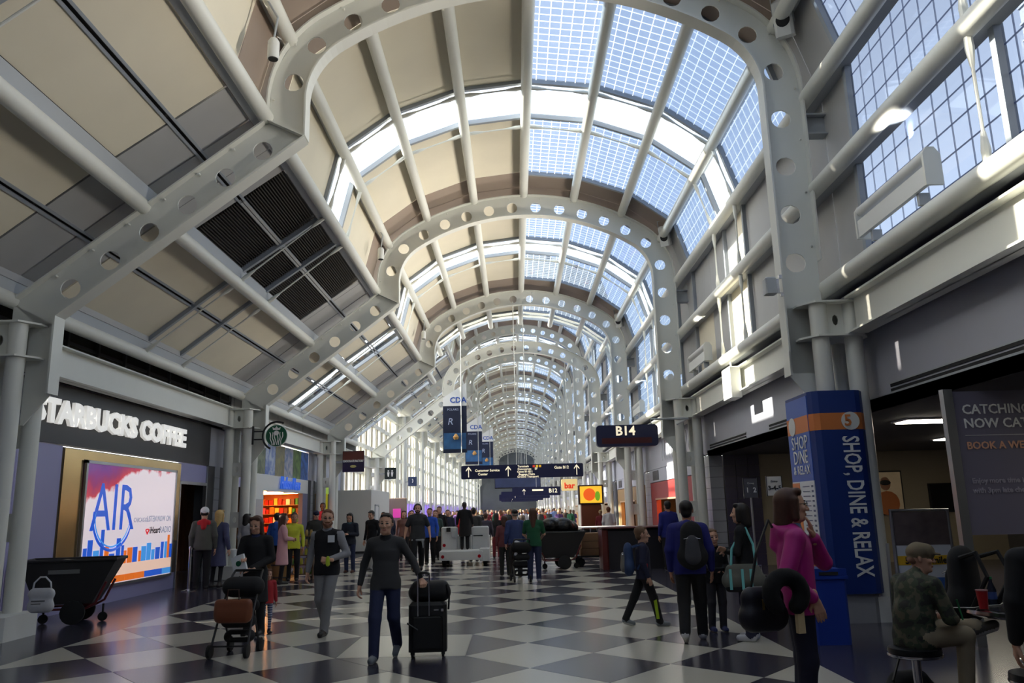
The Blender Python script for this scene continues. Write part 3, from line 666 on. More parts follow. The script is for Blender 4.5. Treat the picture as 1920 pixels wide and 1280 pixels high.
for k, (ca, cb) in enumerate(mural):
    m, n, L = nodes_mat('mural_print_%d' % k); bsd = n['Principled BSDF']; tc = n.new('ShaderNodeTexCoord'); nz = n.new('ShaderNodeTexNoise'); nz.inputs['Scale'].default_value = 2.2; nz.inputs['Detail'].default_value = 6; nz.inputs['Distortion'].default_value = 1.2
    L.new(tc.outputs['Object'], nz.inputs['Vector']); cr = n.new('ShaderNodeValToRGB'); cr.color_ramp.elements[0].position = .38; cr.color_ramp.elements[1].position = .62
    cr.color_ramp.elements[0].color = (*lin(ca), 1); cr.color_ramp.elements[1].color = (*lin(cb), 1); L.new(nz.outputs['Fac'], cr.inputs[0]); L.new(cr.outputs[0], bsd.inputs['Base Color']); bsd.inputs['Roughness'].default_value = .4
    part(ns_, 'mural_panel', m, (-9.1, -8.93, 27.5+1.2*k, 27.5+1.2*k+1.18, 3.24, 4.38))
part(ns_, 'interior_wall', P('shop_wall_cream', (190, 150, 110), .6), (-11.6, -11.5, 28, 36, 0, 3), (-11.5, -9.1, 28.3, 28.4, 0, 3), (-11.5, -9.1, 35.9, 36.0, 0, 3), (-11.5, -9.1, 28.4, 35.9, 2.72, 2.8))
for k in range(3): part(ns_, 'shop_lamp', WARM, (-10.9, -9.4, 30.2+k*2.2, 30.5+k*2.2, 2.68, 2.71))
ORDW = ['', 'first', 'second', 'third', 'fourth', 'fifth', 'sixth', 'seventh', 'eighth', 'ninth', 'tenth', 'eleventh', 'twelfth', 'thirteenth', 'fourteenth', 'fifteenth', 'sixteenth', 'seventeenth', 'eighteenth']
random.seed(11)
gcol = [('red', (190, 40, 30)), ('orange', (220, 120, 40)), ('brown', (110, 60, 36)), ('yellow', (220, 190, 70)), ('white', (220, 215, 205)), ('pink', (220, 90, 120)), ('green', (40, 130, 60))]
goods = {n_: P('goods_'+n_, c, .4) for n_, c in gcol}; rown = ['bottom', 'second', 'third', 'fourth', 'fifth', 'top']
part(ns_, 'back_panel', P('shop_wall_orange', (190, 110, 60), .6), (-11.5, -9.05, 35.86, 35.9, 0, 2.7))
for row in range(6):
    part(ns_, 'shelf', P('shop_shelf', (150, 110, 80), .5), (-11.45, -9.1, 35.5, 35.86, .30+.38*row, .33+.38*row))
    x = -11.4; col_ = 0
    while x < -9.3:
        wd = random.uniform(.12, .2); h = random.uniform(.18, .3); fr_ = (x+11.4)/2.1; col_ += 1
        cn0 = random.choice(['red', 'red', 'orange', 'pink'] if fr_ < .35 else ['orange', 'brown', 'white', 'yellow', 'red'] if fr_ < .7 else ['green', 'green', 'yellow', 'brown'])
        b = MB(); b.bbox(0, wd, 0, .22, 0, h, .015); o = b.build('goods_packet', goods[cn0]); o.location = (x, 35.56, .331+.38*row)
        tag(o, '%s packet on the %s news shop shelf, %s from its left end' % (cn0, rown[row], ORDW[col_]), 'packet', 'goods on the news shop shelves'); x += wd+random.uniform(.02, .05)
# ---- chocolate shop and white enclosure
ch = thing('chocolate_shop_front', 'shop front with lime green sign band and yellow post', 'shopfront', (-8.95, 38, 0))
part(ch, 'sign_band', P('lime_sign', (150, 180, 40), .4, emis=(150, 180, 40), es=.3), (-9.0, -8.9, 37.3, 39.5, 2.72, 3.1)); part(ch, 'dark_band', CHAR, (-9.0, -8.92, 36.0, 37.3, 2.72, 3.2)); part(ch, 'yellow_post', P('yellow_post', (210, 200, 50), .4, emis=(200, 190, 40), es=.2), (-9.0, -8.85, 37.8, 38.15, 0, 2.72))
part(ch, 'shop_interior', P('brown_shop_interior', (90, 64, 40), .6), (-9.3, -9.2, 36, 39.5, 0, 2.72))
wb = thing('white_enclosure', 'plain white boxed enclosure with small door, past the shops', 'enclosure', (-7.5, 40.2, 0))
part(wb, 'walls', P('white_board', (216, 214, 208), .6), (-8.5, -6.7, 37.6, 43.0, 0.08, 2.85)); part(wb, 'kick', DARK, (-8.48, -6.72, 37.62, 42.98, 0, .08)); part(wb, 'door', WHITEP, (-6.72, -6.67, 38.6, 39.5, .05, 2.1)); part(wb, 'door_trim', STEELG, (-6.72, -6.66, 38.52, 38.58, .05, 2.18), (-6.72, -6.66, 39.52, 39.58, .05, 2.18), (-6.72, -6.66, 38.52, 39.58, 2.12, 2.18))
ad_ = thing('advert_panel', 'brown advert panel with small magenta screen past white enclosure', 'advert', (-6.75, 46.2, 0)); b = MB(); b.bbox(-.55, .55, -.08, .08, 0, 2.6, .03); b.build('case', P('taupe_panel', (150, 130, 116), .4), ad_); b = MB(); b.box(-.22, .22, -.10, -.08, 1.5, 2.0); b.build('screen', P('magenta_screen', (190, 60, 140), .3, emis=(190, 60, 140), es=.6), ad_)
wbn = thing('window_poster', 'orange and black poster hanging before the left windows', 'poster', (-8.85, 84, .35)); b = MB(); b.box(-.02, .02, -1.6, -.2, 0, 3.4); b.build('orange_sheet', P('orange_sheet', (226, 110, 60), .5), wbn); b = MB(); b.box(-.02, .02, -.1, 1.6, 0, 3.4); b.build('black_sheet', P('black_sheet', (36, 36, 40), .5), wbn)
# ---- window wall of the far concourse
WM = P('white_mullion', (226, 224, 216), .45); BLIND = P('tan_blind', (186, 172, 146), .7)
win = thing('window_1', None, None, (-9.0, A(4), 0)); tag(win, kind='structure')
npane = 6; dp = S/npane
for k in range(npane):
    b = MB(); b.box(-.12, .14, k*dp-.15, k*dp+.15, 0, 9.5); b.build('window_post', WM, win)
for z in (2.62, 4.15, 5.7, 7.25, 8.8):
    b = MB(); b.box(-.09, .11, 0, S, z-.13, z+.13); b.build('window_rail', WM, win)
b = MB(); b.box(-.2, .2, 0, S, 0, .35); b.build('window_sill', WM, win)
for k in range(npane):
    for z0, z1 in ((2.71, 4.06), (4.24, 5.61), (5.79, 7.16), (7.34, 8.71)):
        g = MB(); g.box(-.01, 0, k*dp+.1, (k+1)*dp-.1, z0, z1); p_ = g.build('pane', CLEAR, win)
        g = MB(); g.box(.02, .05, k*dp+.1+dp*.42, k*dp+dp*.74, z0, z1); g.build('blind', BLIND, p_)
    g = MB(); g.box(-.03, 0, k*dp+.1, (k+1)*dp-.1, .35, 2.53); g.build('tinted_pane', PURP, win)
w3 = copy_tree(win, None, (-9.0, A(3)+S*.5+.2, 0)); w3.name = 'window_2'
for ch_ in list(w3.children):
    pass
for n in range(5, 16): o = copy_tree(win, None, (-9.0, A(n), 0)); o.name = 'window_%d' % (n-2)
for o in list(w3.children):       # only the half bay beyond the white enclosure is glazed
    if max(v[1] for v in [tuple(c) for c in o.bound_box]) > S*.5-.05 and 'rail' not in o.name and 'sill' not in o.name:
        for g in list(o.children): bpy.data.objects.remove(g)
        bpy.data.objects.remove(o)
for o in w3.children:
    if 'rail' in o.name or 'sill' in o.name: o.scale = (1, .48, 1)
# ---- right side: fascia, alcove, shops
st('wall_right', GREYW, (5.9, 6.1, -9.8, 24.3, 3.24, 5.35), (5.9, 6.1, 24.3, A(16), 3.3, 5.35), (5.55, 6.1, -9.8, A(16), 5.02, 5.10), (5.6, 6.1, -9.8, A(16), 5.30, 5.37))
vn = MB()
for y0, y1 in ((2.0, 12.25), (16.6, 18.3), (20.2, 24.0)):
    for k in range(2): vn.box(5.885, 5.905, y0, y1, 3.42+.075*k, 3.465+.075*k)
trim(vn.build('vent', DARK))
vb = MB()
for y0, y1 in ((2.0, 12.25), (16.6, 18.3), (20.2, 24.0)): vb.box(5.88, 5.9, y0-.03, y1+.03, 3.39, 3.42); vb.box(5.88, 5.9, y0-.03, y1+.03, 3.54, 3.56)
trim(vb.build('vent_rim', STEELG))
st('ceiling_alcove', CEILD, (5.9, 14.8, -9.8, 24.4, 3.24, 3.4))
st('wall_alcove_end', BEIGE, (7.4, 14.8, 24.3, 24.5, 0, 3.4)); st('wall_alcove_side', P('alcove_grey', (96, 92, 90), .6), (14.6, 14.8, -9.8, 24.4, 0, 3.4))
for k, (x, y) in enumerate(((7.9, 14.9), (11.0, 19.5), (9.4, 8.0))):
    lp = thing('ceiling_light', ['fluorescent ceiling panel over the seating alcove, above poster stand', 'fluorescent ceiling panel deep in the seating alcove', 'fluorescent ceiling panel above the bar table'][k], 'ceiling light', (x, y, 3.2), 0, 'alcove ceiling lights')
    part(lp, 'frame', WHITEP, (x-.66, x+.66, y-.34, y+.34, 3.21, 3.24)); part(lp, 'diffuser', LAMP, (x-.6, x+.6, y-.28, y+.28, 3.19, 3.212))
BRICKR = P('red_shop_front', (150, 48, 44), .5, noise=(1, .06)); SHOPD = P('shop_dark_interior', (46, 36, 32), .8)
SB = [BRICKR, P('tan_shop_front', (150, 120, 80), .6), P('grey_shop_front', (120, 122, 130), .5), P('pale_shop_front', (190, 184, 170), .5)]
shop_lab = ['red panelled shop front past the alcove, behind blue-shirted clerk', 'tan shop front beyond the red one on the right', 'grey shop front behind the orange bar sign', 'pale shop front far along the right side']
for n in range(2, 16):
    y0, y1 = A(n)+1.35, A(n+1)-.7
    t = thing('shop_front', shop_lab[n-2] if n < 6 else 'pale distant shop front, %s bay along the right side' % ORD[n], 'shopfront', (5.95, (y0+y1)/2, 0)); m = SB[min(n-2, 3)]
    part(t, 'upper_panel', m, (5.9, 6.1, y0, y1, 2.1, 2.75)); part(t, 'sign_band', GREYW, (5.88, 6.1, y0, y1, 2.77, 3.28))
    part(t, 'jamb', m, (5.9, 6.1, y0, y0+2.6, 0, 2.1)); part(t, 'jamb', m, (5.9, 6.1, y1-1.2, y1, 0, 2.1))
    part(t, 'opening_frame', P('shop_opening_trim', (200, 160, 120), .4), (5.86, 5.9, y0+2.6, y1-1.2, 2.04, 2.1), (5.86, 5.9, y0+2.58, y0+2.64, 0, 2.1))
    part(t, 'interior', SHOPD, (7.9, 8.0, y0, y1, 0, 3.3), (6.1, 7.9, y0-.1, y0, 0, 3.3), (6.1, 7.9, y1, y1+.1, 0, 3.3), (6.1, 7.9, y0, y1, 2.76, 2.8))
    part(t, 'counter_lamp', WARM, (6.9, 7.4, y0+3.2, y1-2, 2.70, 2.74))
    if n < 4:
        for k in range(12):
            b = MB(); yy = y0+.6+k*.5; L = t.location; b.tube([(-.06, yy-L.y+.10*math.sin(u*6), 3.55+u*.75) for u in np.linspace(0, 1, 9)], .012, 6); b.build('wave_ornament', STEELG, t)
        part(t, 'dark_sign_panel', CHAR, (5.86, 5.9, y1-2.2, y1-.9, 2.84, 3.22))
    if n > 2: pier('wall_right_pier', 5.9, 6.3, A(n+1)-.65, A(n+1)+1.3, 3.24, '', ['-y']) if n < 4 else st('wall_right_pier', TILEW, (5.9, 6.3, A(n+1)-.65, A(n+1)+1.3, 0, 3.3))
# ------------------------------------------------------------------ figures: one continuous skin grown from a pose
class Field:
    """rounded limbs and masses blended into one surface, sampled on a grid"""
    def __init__(s): s.p = []; s.z = {}
    def cone(s, a, b, r1, r2, m, sy=1., k=.02, zmin=None): s.p.append(('c', Vector(a), Vector(b), r1, r2, m, sy, k)); s.z[len(s.p)-1] = zmin; return s
    def ball(s, c, r, m, k=.015): s.p.append(('e', Vector(c), Vector(r) if hasattr(r, '__len__') else Vector((r, r, r)), 0, 0, m, 1., k)); return s
    def cut(s, c, r, k=.008): s.p.append(('x', Vector(c), Vector(r) if hasattr(r, '__len__') else Vector((r, r, r)), 0, 0, -1, 1., k)); return s
    def bounds(s):
        lo, hi = np.full(3, 9e9), np.full(3, -9e9)
        for t, a, b, r1, r2, m, sy, k in s.p:
            if t == 'x': continue
            if t == 'c': R = max(r1, r2); q = np.array([a[:], b[:]]); lo = np.minimum(lo, q.min(0)-R); hi = np.maximum(hi, q.max(0)+R)
            else: lo = np.minimum(lo, np.array(a)-np.array(b)); hi = np.maximum(hi, np.array(a)+np.array(b))
        return lo, hi
    def mesh(s, h, floor=False):
        lo, hi = s.bounds(); lo = lo-2.5*h; hi = hi+2.5*h
        if floor: lo[2] = max(lo[2], -2.0*h)
        n = np.ceil((hi-lo)/h).astype(int)+1; ax = [lo[i]+h*np.arange(n[i]) for i in range(3)]
        D = np.full(n, 1.0, np.float32); M = np.zeros(n, np.int8); MD = np.full(n, 9.0, np.float32)
        for ip, (t, a, b, r1, r2, m, sy, k) in enumerate(s.p):
            pad = k+3*h+.03
            if t == 'c': R = max(r1, r2); l = np.minimum(a[:], b[:])-R-pad; u = np.maximum(a[:], b[:])+R+pad
            else: l = np.array(a)-np.array(b)-pad; u = np.array(a)+np.array(b)+pad
            i0 = np.clip(((l-lo)/h).astype(int), 0, n-1); i1 = np.clip(((u-lo)/h).astype(int)+2, 1, n)
            sl = tuple(slice(i0[i], i1[i]) for i in range(3))
            X, Y, Z = np.meshgrid(ax[0][sl[0]], ax[1][sl[1]], ax[2][sl[2]], indexing='ij')
            if t == 'c':
                cy = (a.y+b.y)/2; ay, by = (a.y-cy)/sy, (b.y-cy)/sy; Yp = (Y-cy)/sy
                bax, bay, baz = b.x-a.x, by-ay, b.z-a.z; L2 = bax*bax+bay*bay+baz*baz+1e-9
                tt = np.clip(((X-a.x)*bax+(Yp-ay)*bay+(Z-a.z)*baz)/L2, 0, 1)
                d = np.sqrt((X-a.x-tt*bax)**2+(Yp-ay-tt*bay)**2+(Z-a.z-tt*baz)**2)-(r1+(r2-r1)*tt)
                d = d*min(1, sy)
                if s.z.get(ip) is not None: d = np.maximum(d, s.z[ip]-Z)
            else:
                q = np.sqrt(((X-a.x)/b.x)**2+((Y-a.y)/b.y)**2+((Z-a.z)/b.z)**2); d = (q-1)*min(b)
            o = D[sl]
            if t == 'x': D[sl] = np.maximum(o, -d); continue
            hh = np.clip(.5+.5*(o-d)/k, 0, 1); D[sl] = o+(d-o)*hh-k*hh*(1-hh)
            md = MD[sl]; w = d < md; MD[sl] = np.where(w, d, md); M[sl] = np.where(w, m, M[sl])
        if floor: Zg = ax[2][None, None, :]; D = np.maximum(D, -Zg)
        # surface nets
        I = D < 0; nx, ny, nz = n
        cnt = np.zeros((nx-1, ny-1, nz-1), np.int8)
        for dx in (0, 1):
            for dy in (0, 1):
                for dz in (0, 1): cnt += I[dx:nx-1+dx, dy:ny-1+dy, dz:nz-1+dz]
        act = (cnt > 0) & (cnt < 8); idx = -np.ones(act.shape, np.int64); cells = np.argwhere(act); idx[act] = np.arange(len(cells))
        acc = np.zeros((len(cells), 3)); num = np.zeros(len(cells))
        cx, cy_, cz = cells.T
        for axn in range(3):
            for u in (0, 1):
                for v in (0, 1):
                    o = [0, 0, 0]; o[(axn+1) % 3] = u; o[(axn+2) % 3] = v; e = list(o); e[axn] = 1
                    d0 = D[cx+o[0], cy_+o[1], cz+o[2]]; d1 = D[cx+e[0], cy_+e[1], cz+e[2]]; w = (d0 < 0) != (d1 < 0)
                    tt = np.where(w, d0/np.where(w, d0-d1, 1), 0); p = np.tile(np.array(o, float), (len(cells), 1)); p[:, axn] += tt
                    acc[w] += p[w]; num[w] += 1
        V = lo+h*(cells+acc/num[:, None]); F = []; FM = []
        for axn in range(3):
            a1, a2 = (axn+1) % 3, (axn+2) % 3
            s0 = [slice(1, -1)]*3; s1 = [slice(1, -1)]*3; s0[axn] = slice(0, n[axn]-1); s1[axn] = slice(1, n[axn])
            A0, B0 = I[tuple(s0)], I[tuple(s1)]; w = np.argwhere(A0 != B0)
            if not len(w): continue
            base = w.copy(); base[:, a1] += 1; base[:, a2] += 1        # grid point coords
            def cell(d1, d2):
                q = base.copy(); q[:, a1] += d1; q[:, a2] += d2; return idx[q[:, 0], q[:, 1], q[:, 2]]
            c00, c10, c11, c01 = cell(-1, -1), cell(0, -1), cell(0, 0), cell(-1, 0)
            ins = I[base[:, 0], base[:, 1], base[:, 2]]; nb = base.copy(); nb[:, axn] += 1
            quads = np.where(ins[:, None], np.stack([c00, c10, c11, c01], 1), np.stack([c01, c11, c10, c00], 1))
            mi = np.where(ins, M[base[:, 0], base[:, 1], base[:, 2]], M[nb[:, 0], nb[:, 1], nb[:, 2]])
            ok = (quads >= 0).all(1); F.append(quads[ok]); FM.append(mi[ok])
        return V, np.concatenate(F), np.concatenate(FM)
SKIN = P('skin', (205, 158, 132), .5, noise=(9, .05)); SKIN2 = P('skin_tan', (176, 126, 98), .5, noise=(9, .05)); SKIN3 = P('skin_brown', (120, 82, 60), .5, noise=(9, .05))
LIPS = P('lips', (182, 122, 106), .5); EYE_ = P('eye', (24, 18, 16), .2); EYEW = P('eye_white', (214, 208, 202), .3)
# slots: 0 skin 1 hair 2 top 3 trousers 4 shoes 5 lips 6 eye 7 accent 8 inner shirt 9 sole 10 eyewhite
def head_field(f, c, yaw=0, tilt=0, hair='short', cap=False, beard=False, headphones=False, k=1.):
    """c: middle of the head; yaw turns the face about the neck (0 = towards local -y)"""
    R = Matrix.Rotation(yaw, 3, 'Z') @ Matrix.Rotation(tilt, 3, 'X'); c = Vector(c)
    W = lambda x, y, z: c+R @ Vector((x*k, y*k, z*k))
    S_ = lambda *r: tuple(v*k for v in r)
    g = Field()
    def ball(p, r, m, kk=.012): g.ball(W(*p), S_(*r) if hasattr(r, '__len__') else r*k, m, kk)
    def cone(a, b, r1, r2, m, kk=.01): g.cone(W(*a), W(*b), r1*k, r2*k, m, 1., kk)
    ball((0, .012, .028), (.076, .092, .088), 0, .02)            # skull
    ball((0, -.020, -.035), (.060, .068, .078), 0, .03)           # face
    cone((-.030, -.040, -.090), (.030, -.040, -.090), .026, .026, 0, .03)   # jaw and chin
    ball((0, -.066, -.098), (.020, .016, .016), 0, .015)
    cone((0, -.086, .012), (0, -.106, -.028), .008, .013, 0, .010)   # nose
    for sx in (-1, 1):
        ball((sx*.012, -.096, -.030), (.010, .010, .008), 0, .006)
        g.cut(W(sx*.031, -.096, .012), S_(.017, .014, .011))
        ball((sx*.031, -.0765, .010), (.0105, .009, .0055), 6, .003)
        cone((sx*.016, -.087, .034), (sx*.046, -.076, .034), .0042, .0036, 1, .004)     # brow
        ball((sx*.045, -.062, -.022), (.022, .020, .018), 0, .02)      # cheek
        if hair not in ('long', 'bob'): ball((sx*.079, .012, .0), (.009, .018, .030), 0, .008)         # ear
    cone((-.022, -.086, -.062), (.022, -.086, -.062), .0050, .0050, 5, .005); cone((-.014, -.084, -.070), (.014, -.084, -.070), .0055, .0055, 5, .005)
    cone((0, .015, -.06), (0, .02, -.17), .052, .058, 0, .03)      # neck
    if beard:
        cone((-.055, -.035, -.060), (0, -.075, -.100), .020, .022, 1, .01); cone((.055, -.035, -.060), (0, -.075, -.100), .020, .022, 1, .01); cone((-.03, -.090, -.050), (.03, -.090, -.050), .007, .007, 1, .006)
    if hair != 'bald' and not cap:
        ball((0, .034, .050), (.084, .093, .083), 1, .010); cone((-.040, -.042, .097), (.040, -.042, .097), .016, .016, 1, .02)
        for sx in (-1, 1): cone((sx*.074, -.010, .035), (sx*.078, .01, .005), .012, .008, 1, .01)
        ball((0, .060, -.02), (.066, .050, .06), 1, .02)
        if hair in ('long', 'bob'):
            L = -.30 if hair == 'long' else -.12
            cone((0, .055, .02), (0, .075, L), .080, .062 if hair == 'long' else .072, 1, .03)
            for sx in (-1, 1): cone((sx*.070, .0, .04), (sx*.074, .0, L*.75), .026, .024, 1, .02)
            cone((-.05, -.03, .10), (.05, -.03, .10), .028, .028, 1, .02)
        if hair == 'bun': ball((0, .09, .11), .045, 1, .01)
        if hair == 'tail': cone((0, .10, .03), (0, .13, -.16), .035, .02, 1, .02)
    if cap:
        ball((0, .012, .050), (.087, .103, .080), 7, .008); cone((0, .01, .055), (0, -.05, .052), .08, .07, 7, .01)
        for sx in (-.04, -.015, .015, .04): cone((sx, -.085, .043), (sx*.9, -.150, .034), .010, .007, 7, .012)
        cone((-.05, .07, -.01), (.05, .07, -.01), .03, .03, 1, .02)
    if headphones:
        for sx in (-1, 1): ball((sx*.092, .01, .0), (.022, .036, .042), 7, .004)
        pts = [(.095*math.cos(a), .01, .02+.105*math.sin(a)) for a in np.linspace(0, math.pi, 9)]
        for p, q in zip(pts, pts[1:]): cone(p, q, .012, .012, 7, .003)
    f.append(g)
def hand_field(f, wrist, d, up, side, k=1., curl=.5, grip=False, m=0):
    """wrist point, pointing direction, back-of-hand normal, side = +1/-1 for the thumb"""
    d = Vector(d).normalized(); up = (Vector(up)-d*Vector(up).dot(d)).normalized(); s = d.cross(up)*side; w = Vector(wrist); g = Field()
    P_ = lambda a, b, c: w+(d*a+s*b+up*c)*k
    g.cone(P_(-.06, 0, 0), P_(.01, 0, 0), .027*k, .025*k, m, 1., .015)
    for b in (-.024, -.008, .010, .026): g.cone(P_(.01, b*.7, 0), P_(.082, b*1.15, .002), .0145*k, .0125*k, m, 1., .012)
    lens = (.060, .074, .080, .070)
    for i, b in enumerate((-.030, -.010, .011, .031)):
        c = curl*(1.9 if grip else 1.0); L = lens[i]; p = P_(.082, b, .002); ang = -c*.5
        for j, fr in enumerate((.45, .32, .25)):
            ang2 = -c*(.5+.55*j); q = p+(d*math.cos(ang2)+up*math.sin(ang2))*L*fr*k; g.cone(p, q, (.0105-.001*j)*k, (.0098-.0012*j)*k, m, 1., .004); p = q
    a0 = P_(.018, .030, -.006); a1 = P_(.050, .056, -.018); a2 = P_(.078, .060 if not grip else .04, -.030)
    g.cone(a0, a1, .0145*k, .012*k, m, 1., .012); g.cone(a1, a2, .0115*k, .0095*k, m, 1., .004); f.append(g)
DEF = dict(sA=(-.185,0,1.395), sB=(.185,0,1.395), eA=(-.245,.03,1.14), eB=(.245,.03,1.14), wA=(-.25,-.05,.90), wB=(.25,-.05,.90), hA=(-.092,0,.93), hB=(.092,0,.93),
           kA=(-.10,-.015,.50), kB=(.10,-.015,.50), aA=(-.105,.03,.085), aB=(.105,.03,.085), tA=None, tB=None, head=(0,-.02,1.635), pel=(0,0,.96), chest=(0,0,1.30))
def figure(name, label, loc, rz, height, slots, pose=None, top='sweater', bottom='pants', hair='short', yaw=0, tilt=0, h=.0115, hh=.0052, child=False, slim=1., cap=False, beard=False, headphones=False, hood=False, hoodm=2, bare_arms=False, handsA={}, handsB={}, group=None, noh=False, lean=None, template=False):
    J = {k: (Vector(v) if v else None) for k, v in DEF.items()}
    for k_, v in (pose or {}).items(): J[k_] = Vector(v)
    hs = 1.
    if child:
        hs = 1.0
    F = []; b = Field(); w = slim
    ch, pe = J['chest'], J['pel']; nk = (J['sA']+J['sB'])/2+Vector((0,0,.03))
    T, U = 2, 3
    # torso
    b.cone(pe+Vector((0,0,.02)), ch, .150*w, .168*w, T, .66, .04); b.cone(ch, nk+Vector((0,.005,-.05)), .165*w, .105*w, T, .66, .05)
    b.cone(J['sA']+Vector((.035,0,-.005)), J['sB']-Vector((.035,0,.005)), .068*w, .068*w, T, 1., .05)
    b.cone(nk+Vector((0,.01,-.03)), nk+Vector((0,0,.045)), .085*w, .060, T, .9, .03)
    for sd in 'AB': b.cone(nk+Vector((0,.012,.02)), J['s'+sd]+Vector((0,0,.01)), .055*w, .058*w, T, .9, .04)
    b.cone(pe+Vector((-.055,0,-.04)), pe+Vector((.055,0,-.04)), .118*w, .118*w, U, .9, .03)
    if top in ('sweater', 'jacket', 'hoodie', 'tee'):
        b.cone(pe+Vector((0,0,-.09)), pe+Vector((0,0,.15)), .178*w, .164*w, T, .74, .012, pe.z-.115)
    if top in ('jacket', 'hoodie', 'vest'):
        b.cone(pe+Vector((0,0,-.08)), ch, .184*w, .186*w, T, .74, .012, pe.z-.12)
    if top == 'coat':
        b.cone(pe+Vector((0,0,.12)), pe+Vector((0,.0,-.44)), .168*w, .225*w, T, .78, .012, pe.z-.47); b.cone(pe, ch, .165*w, .185*w, T, .72, .03)
    if top == 'dress': b.cone(pe+Vector((0,0,.10)), pe+Vector((0,.0,-.36)), .15*w, .25*w, T, .8, .012, pe.z-.40)
    if hood or top == 'hoodie':
        b.cone(nk+Vector((-.07,.07,.0)), nk+Vector((.07,.07,.0)), .06, .06, hoodm, 1., .03); b.cone(nk+Vector((0,.09,.02)), nk+Vector((0,.13,-.09)), .075, .05, hoodm, 1., .03)
    # collar of the under shirt
    b.cone(nk+Vector((0,-.022,.02)), nk+Vector((0,-.018,.062)), .060, .056, 8, .9, .01)
    if top == 'vest': b.cone(nk+Vector((0,-.105,-.13)), nk+Vector((0,-.05,.0)), .018, .03, T, 1., .02)
    ex = {'sweater': .0, 'jacket': .012, 'coat': .014, 'hoodie': .014, 'tee': .0, 'vest': .004, 'dress': 0}[top]
    for sd in 'AB':
        s_, e, wr = J['s'+sd], J['e'+sd], J['w'+sd]; sg = -1 if sd == 'A' else 1
        am = 7 if top == 'vest' else T
        b.cone(s_, e, (.062+ex)*w, (.048+ex)*w, am if not (bare_arms and top != 'tee') else 0, 1., .03)
        if top == 'tee' or bare_arms:
            mid = s_.lerp(e, .75); b.p.pop(); b.cone(s_, mid, .066*w, .060*w, T, 1., .03); b.cone(mid, e, .043*w, .040*w, 0, 1., .01); b.cone(e, wr, .041*w, .029, 0, 1., .02)
        else: b.cone(e, wr+(wr-e).normalized()*.005, (.050+ex)*w, (.036+ex*.8), am, 1., .02)
        hd = {'A': handsA, 'B': handsB}[sd]
        if not noh:
            dd = Vector(hd.get('d', (wr-e))); hand_field(F, wr+(wr-e).normalized()*.045, dd, hd.get('up', (sg, 0, .2)), hd.get('side', 1 if sd == 'A' else -1), 1. if not child else .95, hd.get('curl', .55), hd.get('grip', False))
        else: b.cone(wr, wr+(wr-e).normalized()*.13, .033, .024, 0, 1., .01)
        hp, kn, an = J['h'+sd], J['k'+sd], J['a'+sd]
        if bottom == 'pants': b.cone(hp, kn, .100*w, .078*w, U, 1., .03); b.cone(kn, an+Vector((0,0,.0)), .076*w, .064*w, U, 1., .03)
        elif bottom == 'slim': b.cone(hp, kn, .088*w, .058*w, U, 1., .03); b.cone(kn, an, .056*w, .040, U, 1., .03)
        toe = J['t'+sd] if J['t'+sd] else an+Vector((0, -.155, -.045)); heel = an+Vector((0, .025, -.035))
        tv = (toe-heel); tv.z = 0
        b.cone(an+Vector((0,0,.02)), heel+Vector((0,0,.0)), .046, .045, 4, 1., .02); b.cone(heel, toe, .046, .040, 4, 1., .03)
        hz = min(heel.z, toe.z)
        b.cone(heel+Vector((0,.0,-.030)), Vector((toe.x, toe.y, toe.z))+Vector((0,0,-.028)), .036, .032, 9, 1., .004)
    head_field(F, J['head'], yaw, tilt, hair, cap, beard, headphones, 1.07 if not child else 1.26)
    b.cone(nk+Vector((0,.005,-.0)), J['head']+Vector((0,.02,-.08)), .054, .050, 0, 1., .02)
    Vs, Fs, Ms = [], [], []; o = 0
    lowest = min(J['aA'].z, J['aB'].z)
    for i, fld in enumerate([b]+F):
        v, f_, m = fld.mesh(h if i == 0 else (hh if i == len(F) else hh*.9), floor=(i == 0))
        if i == 0 and J['kA'].z < .8:
            fc = v[f_].mean(1); hem = pe.z+{'coat': -.475, 'dress': -.405, 'hoodie': -.125, 'jacket': -.125, 'vest': -.125}.get(top, -.12); inn = np.abs(fc[:, 0]-pe.x) < .20*w+(.1 if top in ('coat', 'dress') else 0)
            ups = (fc[:, 2] > hem) & (fc[:, 2] < pe.z+.2) & inn & (m == U); m = np.where(ups, T, m); m = np.where((fc[:, 2] < hem) & inn & (m == T) & (fc[:, 2] > .3), U, m)
        Vs.append(v); Fs.append(f_+o); Ms.append(m); o += len(v)
    V = np.concatenate(Vs); Fq = np.concatenate(Fs); M = np.concatenate(Ms)
    sc_ = height/1.755 if not child else height/1.80
    V = V*sc_
    me = bpy.data.meshes.new(name); me.vertices.add(len(V)); me.vertices.foreach_set('co', V.ravel().astype(np.float32))
    me.loops.add(len(Fq)*4); me.loops.foreach_set('vertex_index', Fq.ravel().astype(np.int32)); me.polygons.add(len(Fq))
    me.polygons.foreach_set('loop_start', np.arange(0, len(Fq)*4, 4, dtype=np.int32)); me.polygons.foreach_set('loop_total', np.full(len(Fq), 4, np.int32)) if False else None
    me.polygons.foreach_set('material_index', M.astype(np.int32)); me.polygons.foreach_set('use_smooth', np.ones(len(Fq), bool)); me.update(calc_edges=True)
    d = dict(skin=SKIN, hair=P('brown_hair', (50, 34, 26), .6, noise=(30, .25)), top=BLACK, pants=P('dark_trousers', (30, 30, 36), .8), shoes=P('dark_shoes', (34, 32, 32), .6), lips=LIPS, eye=EYE_, accent=BLACK, shirt=BLACK, sole=P('pale_sole', (190, 188, 184), .6), eyew=EYEW); d.update(slots)
    if 'shirt' not in slots: d['shirt'] = d['top']
    for kx in ('skin', 'hair', 'top', 'pants', 'shoes', 'lips', 'eye', 'accent', 'shirt', 'sole', 'eyew'): me.materials.append(d[kx])
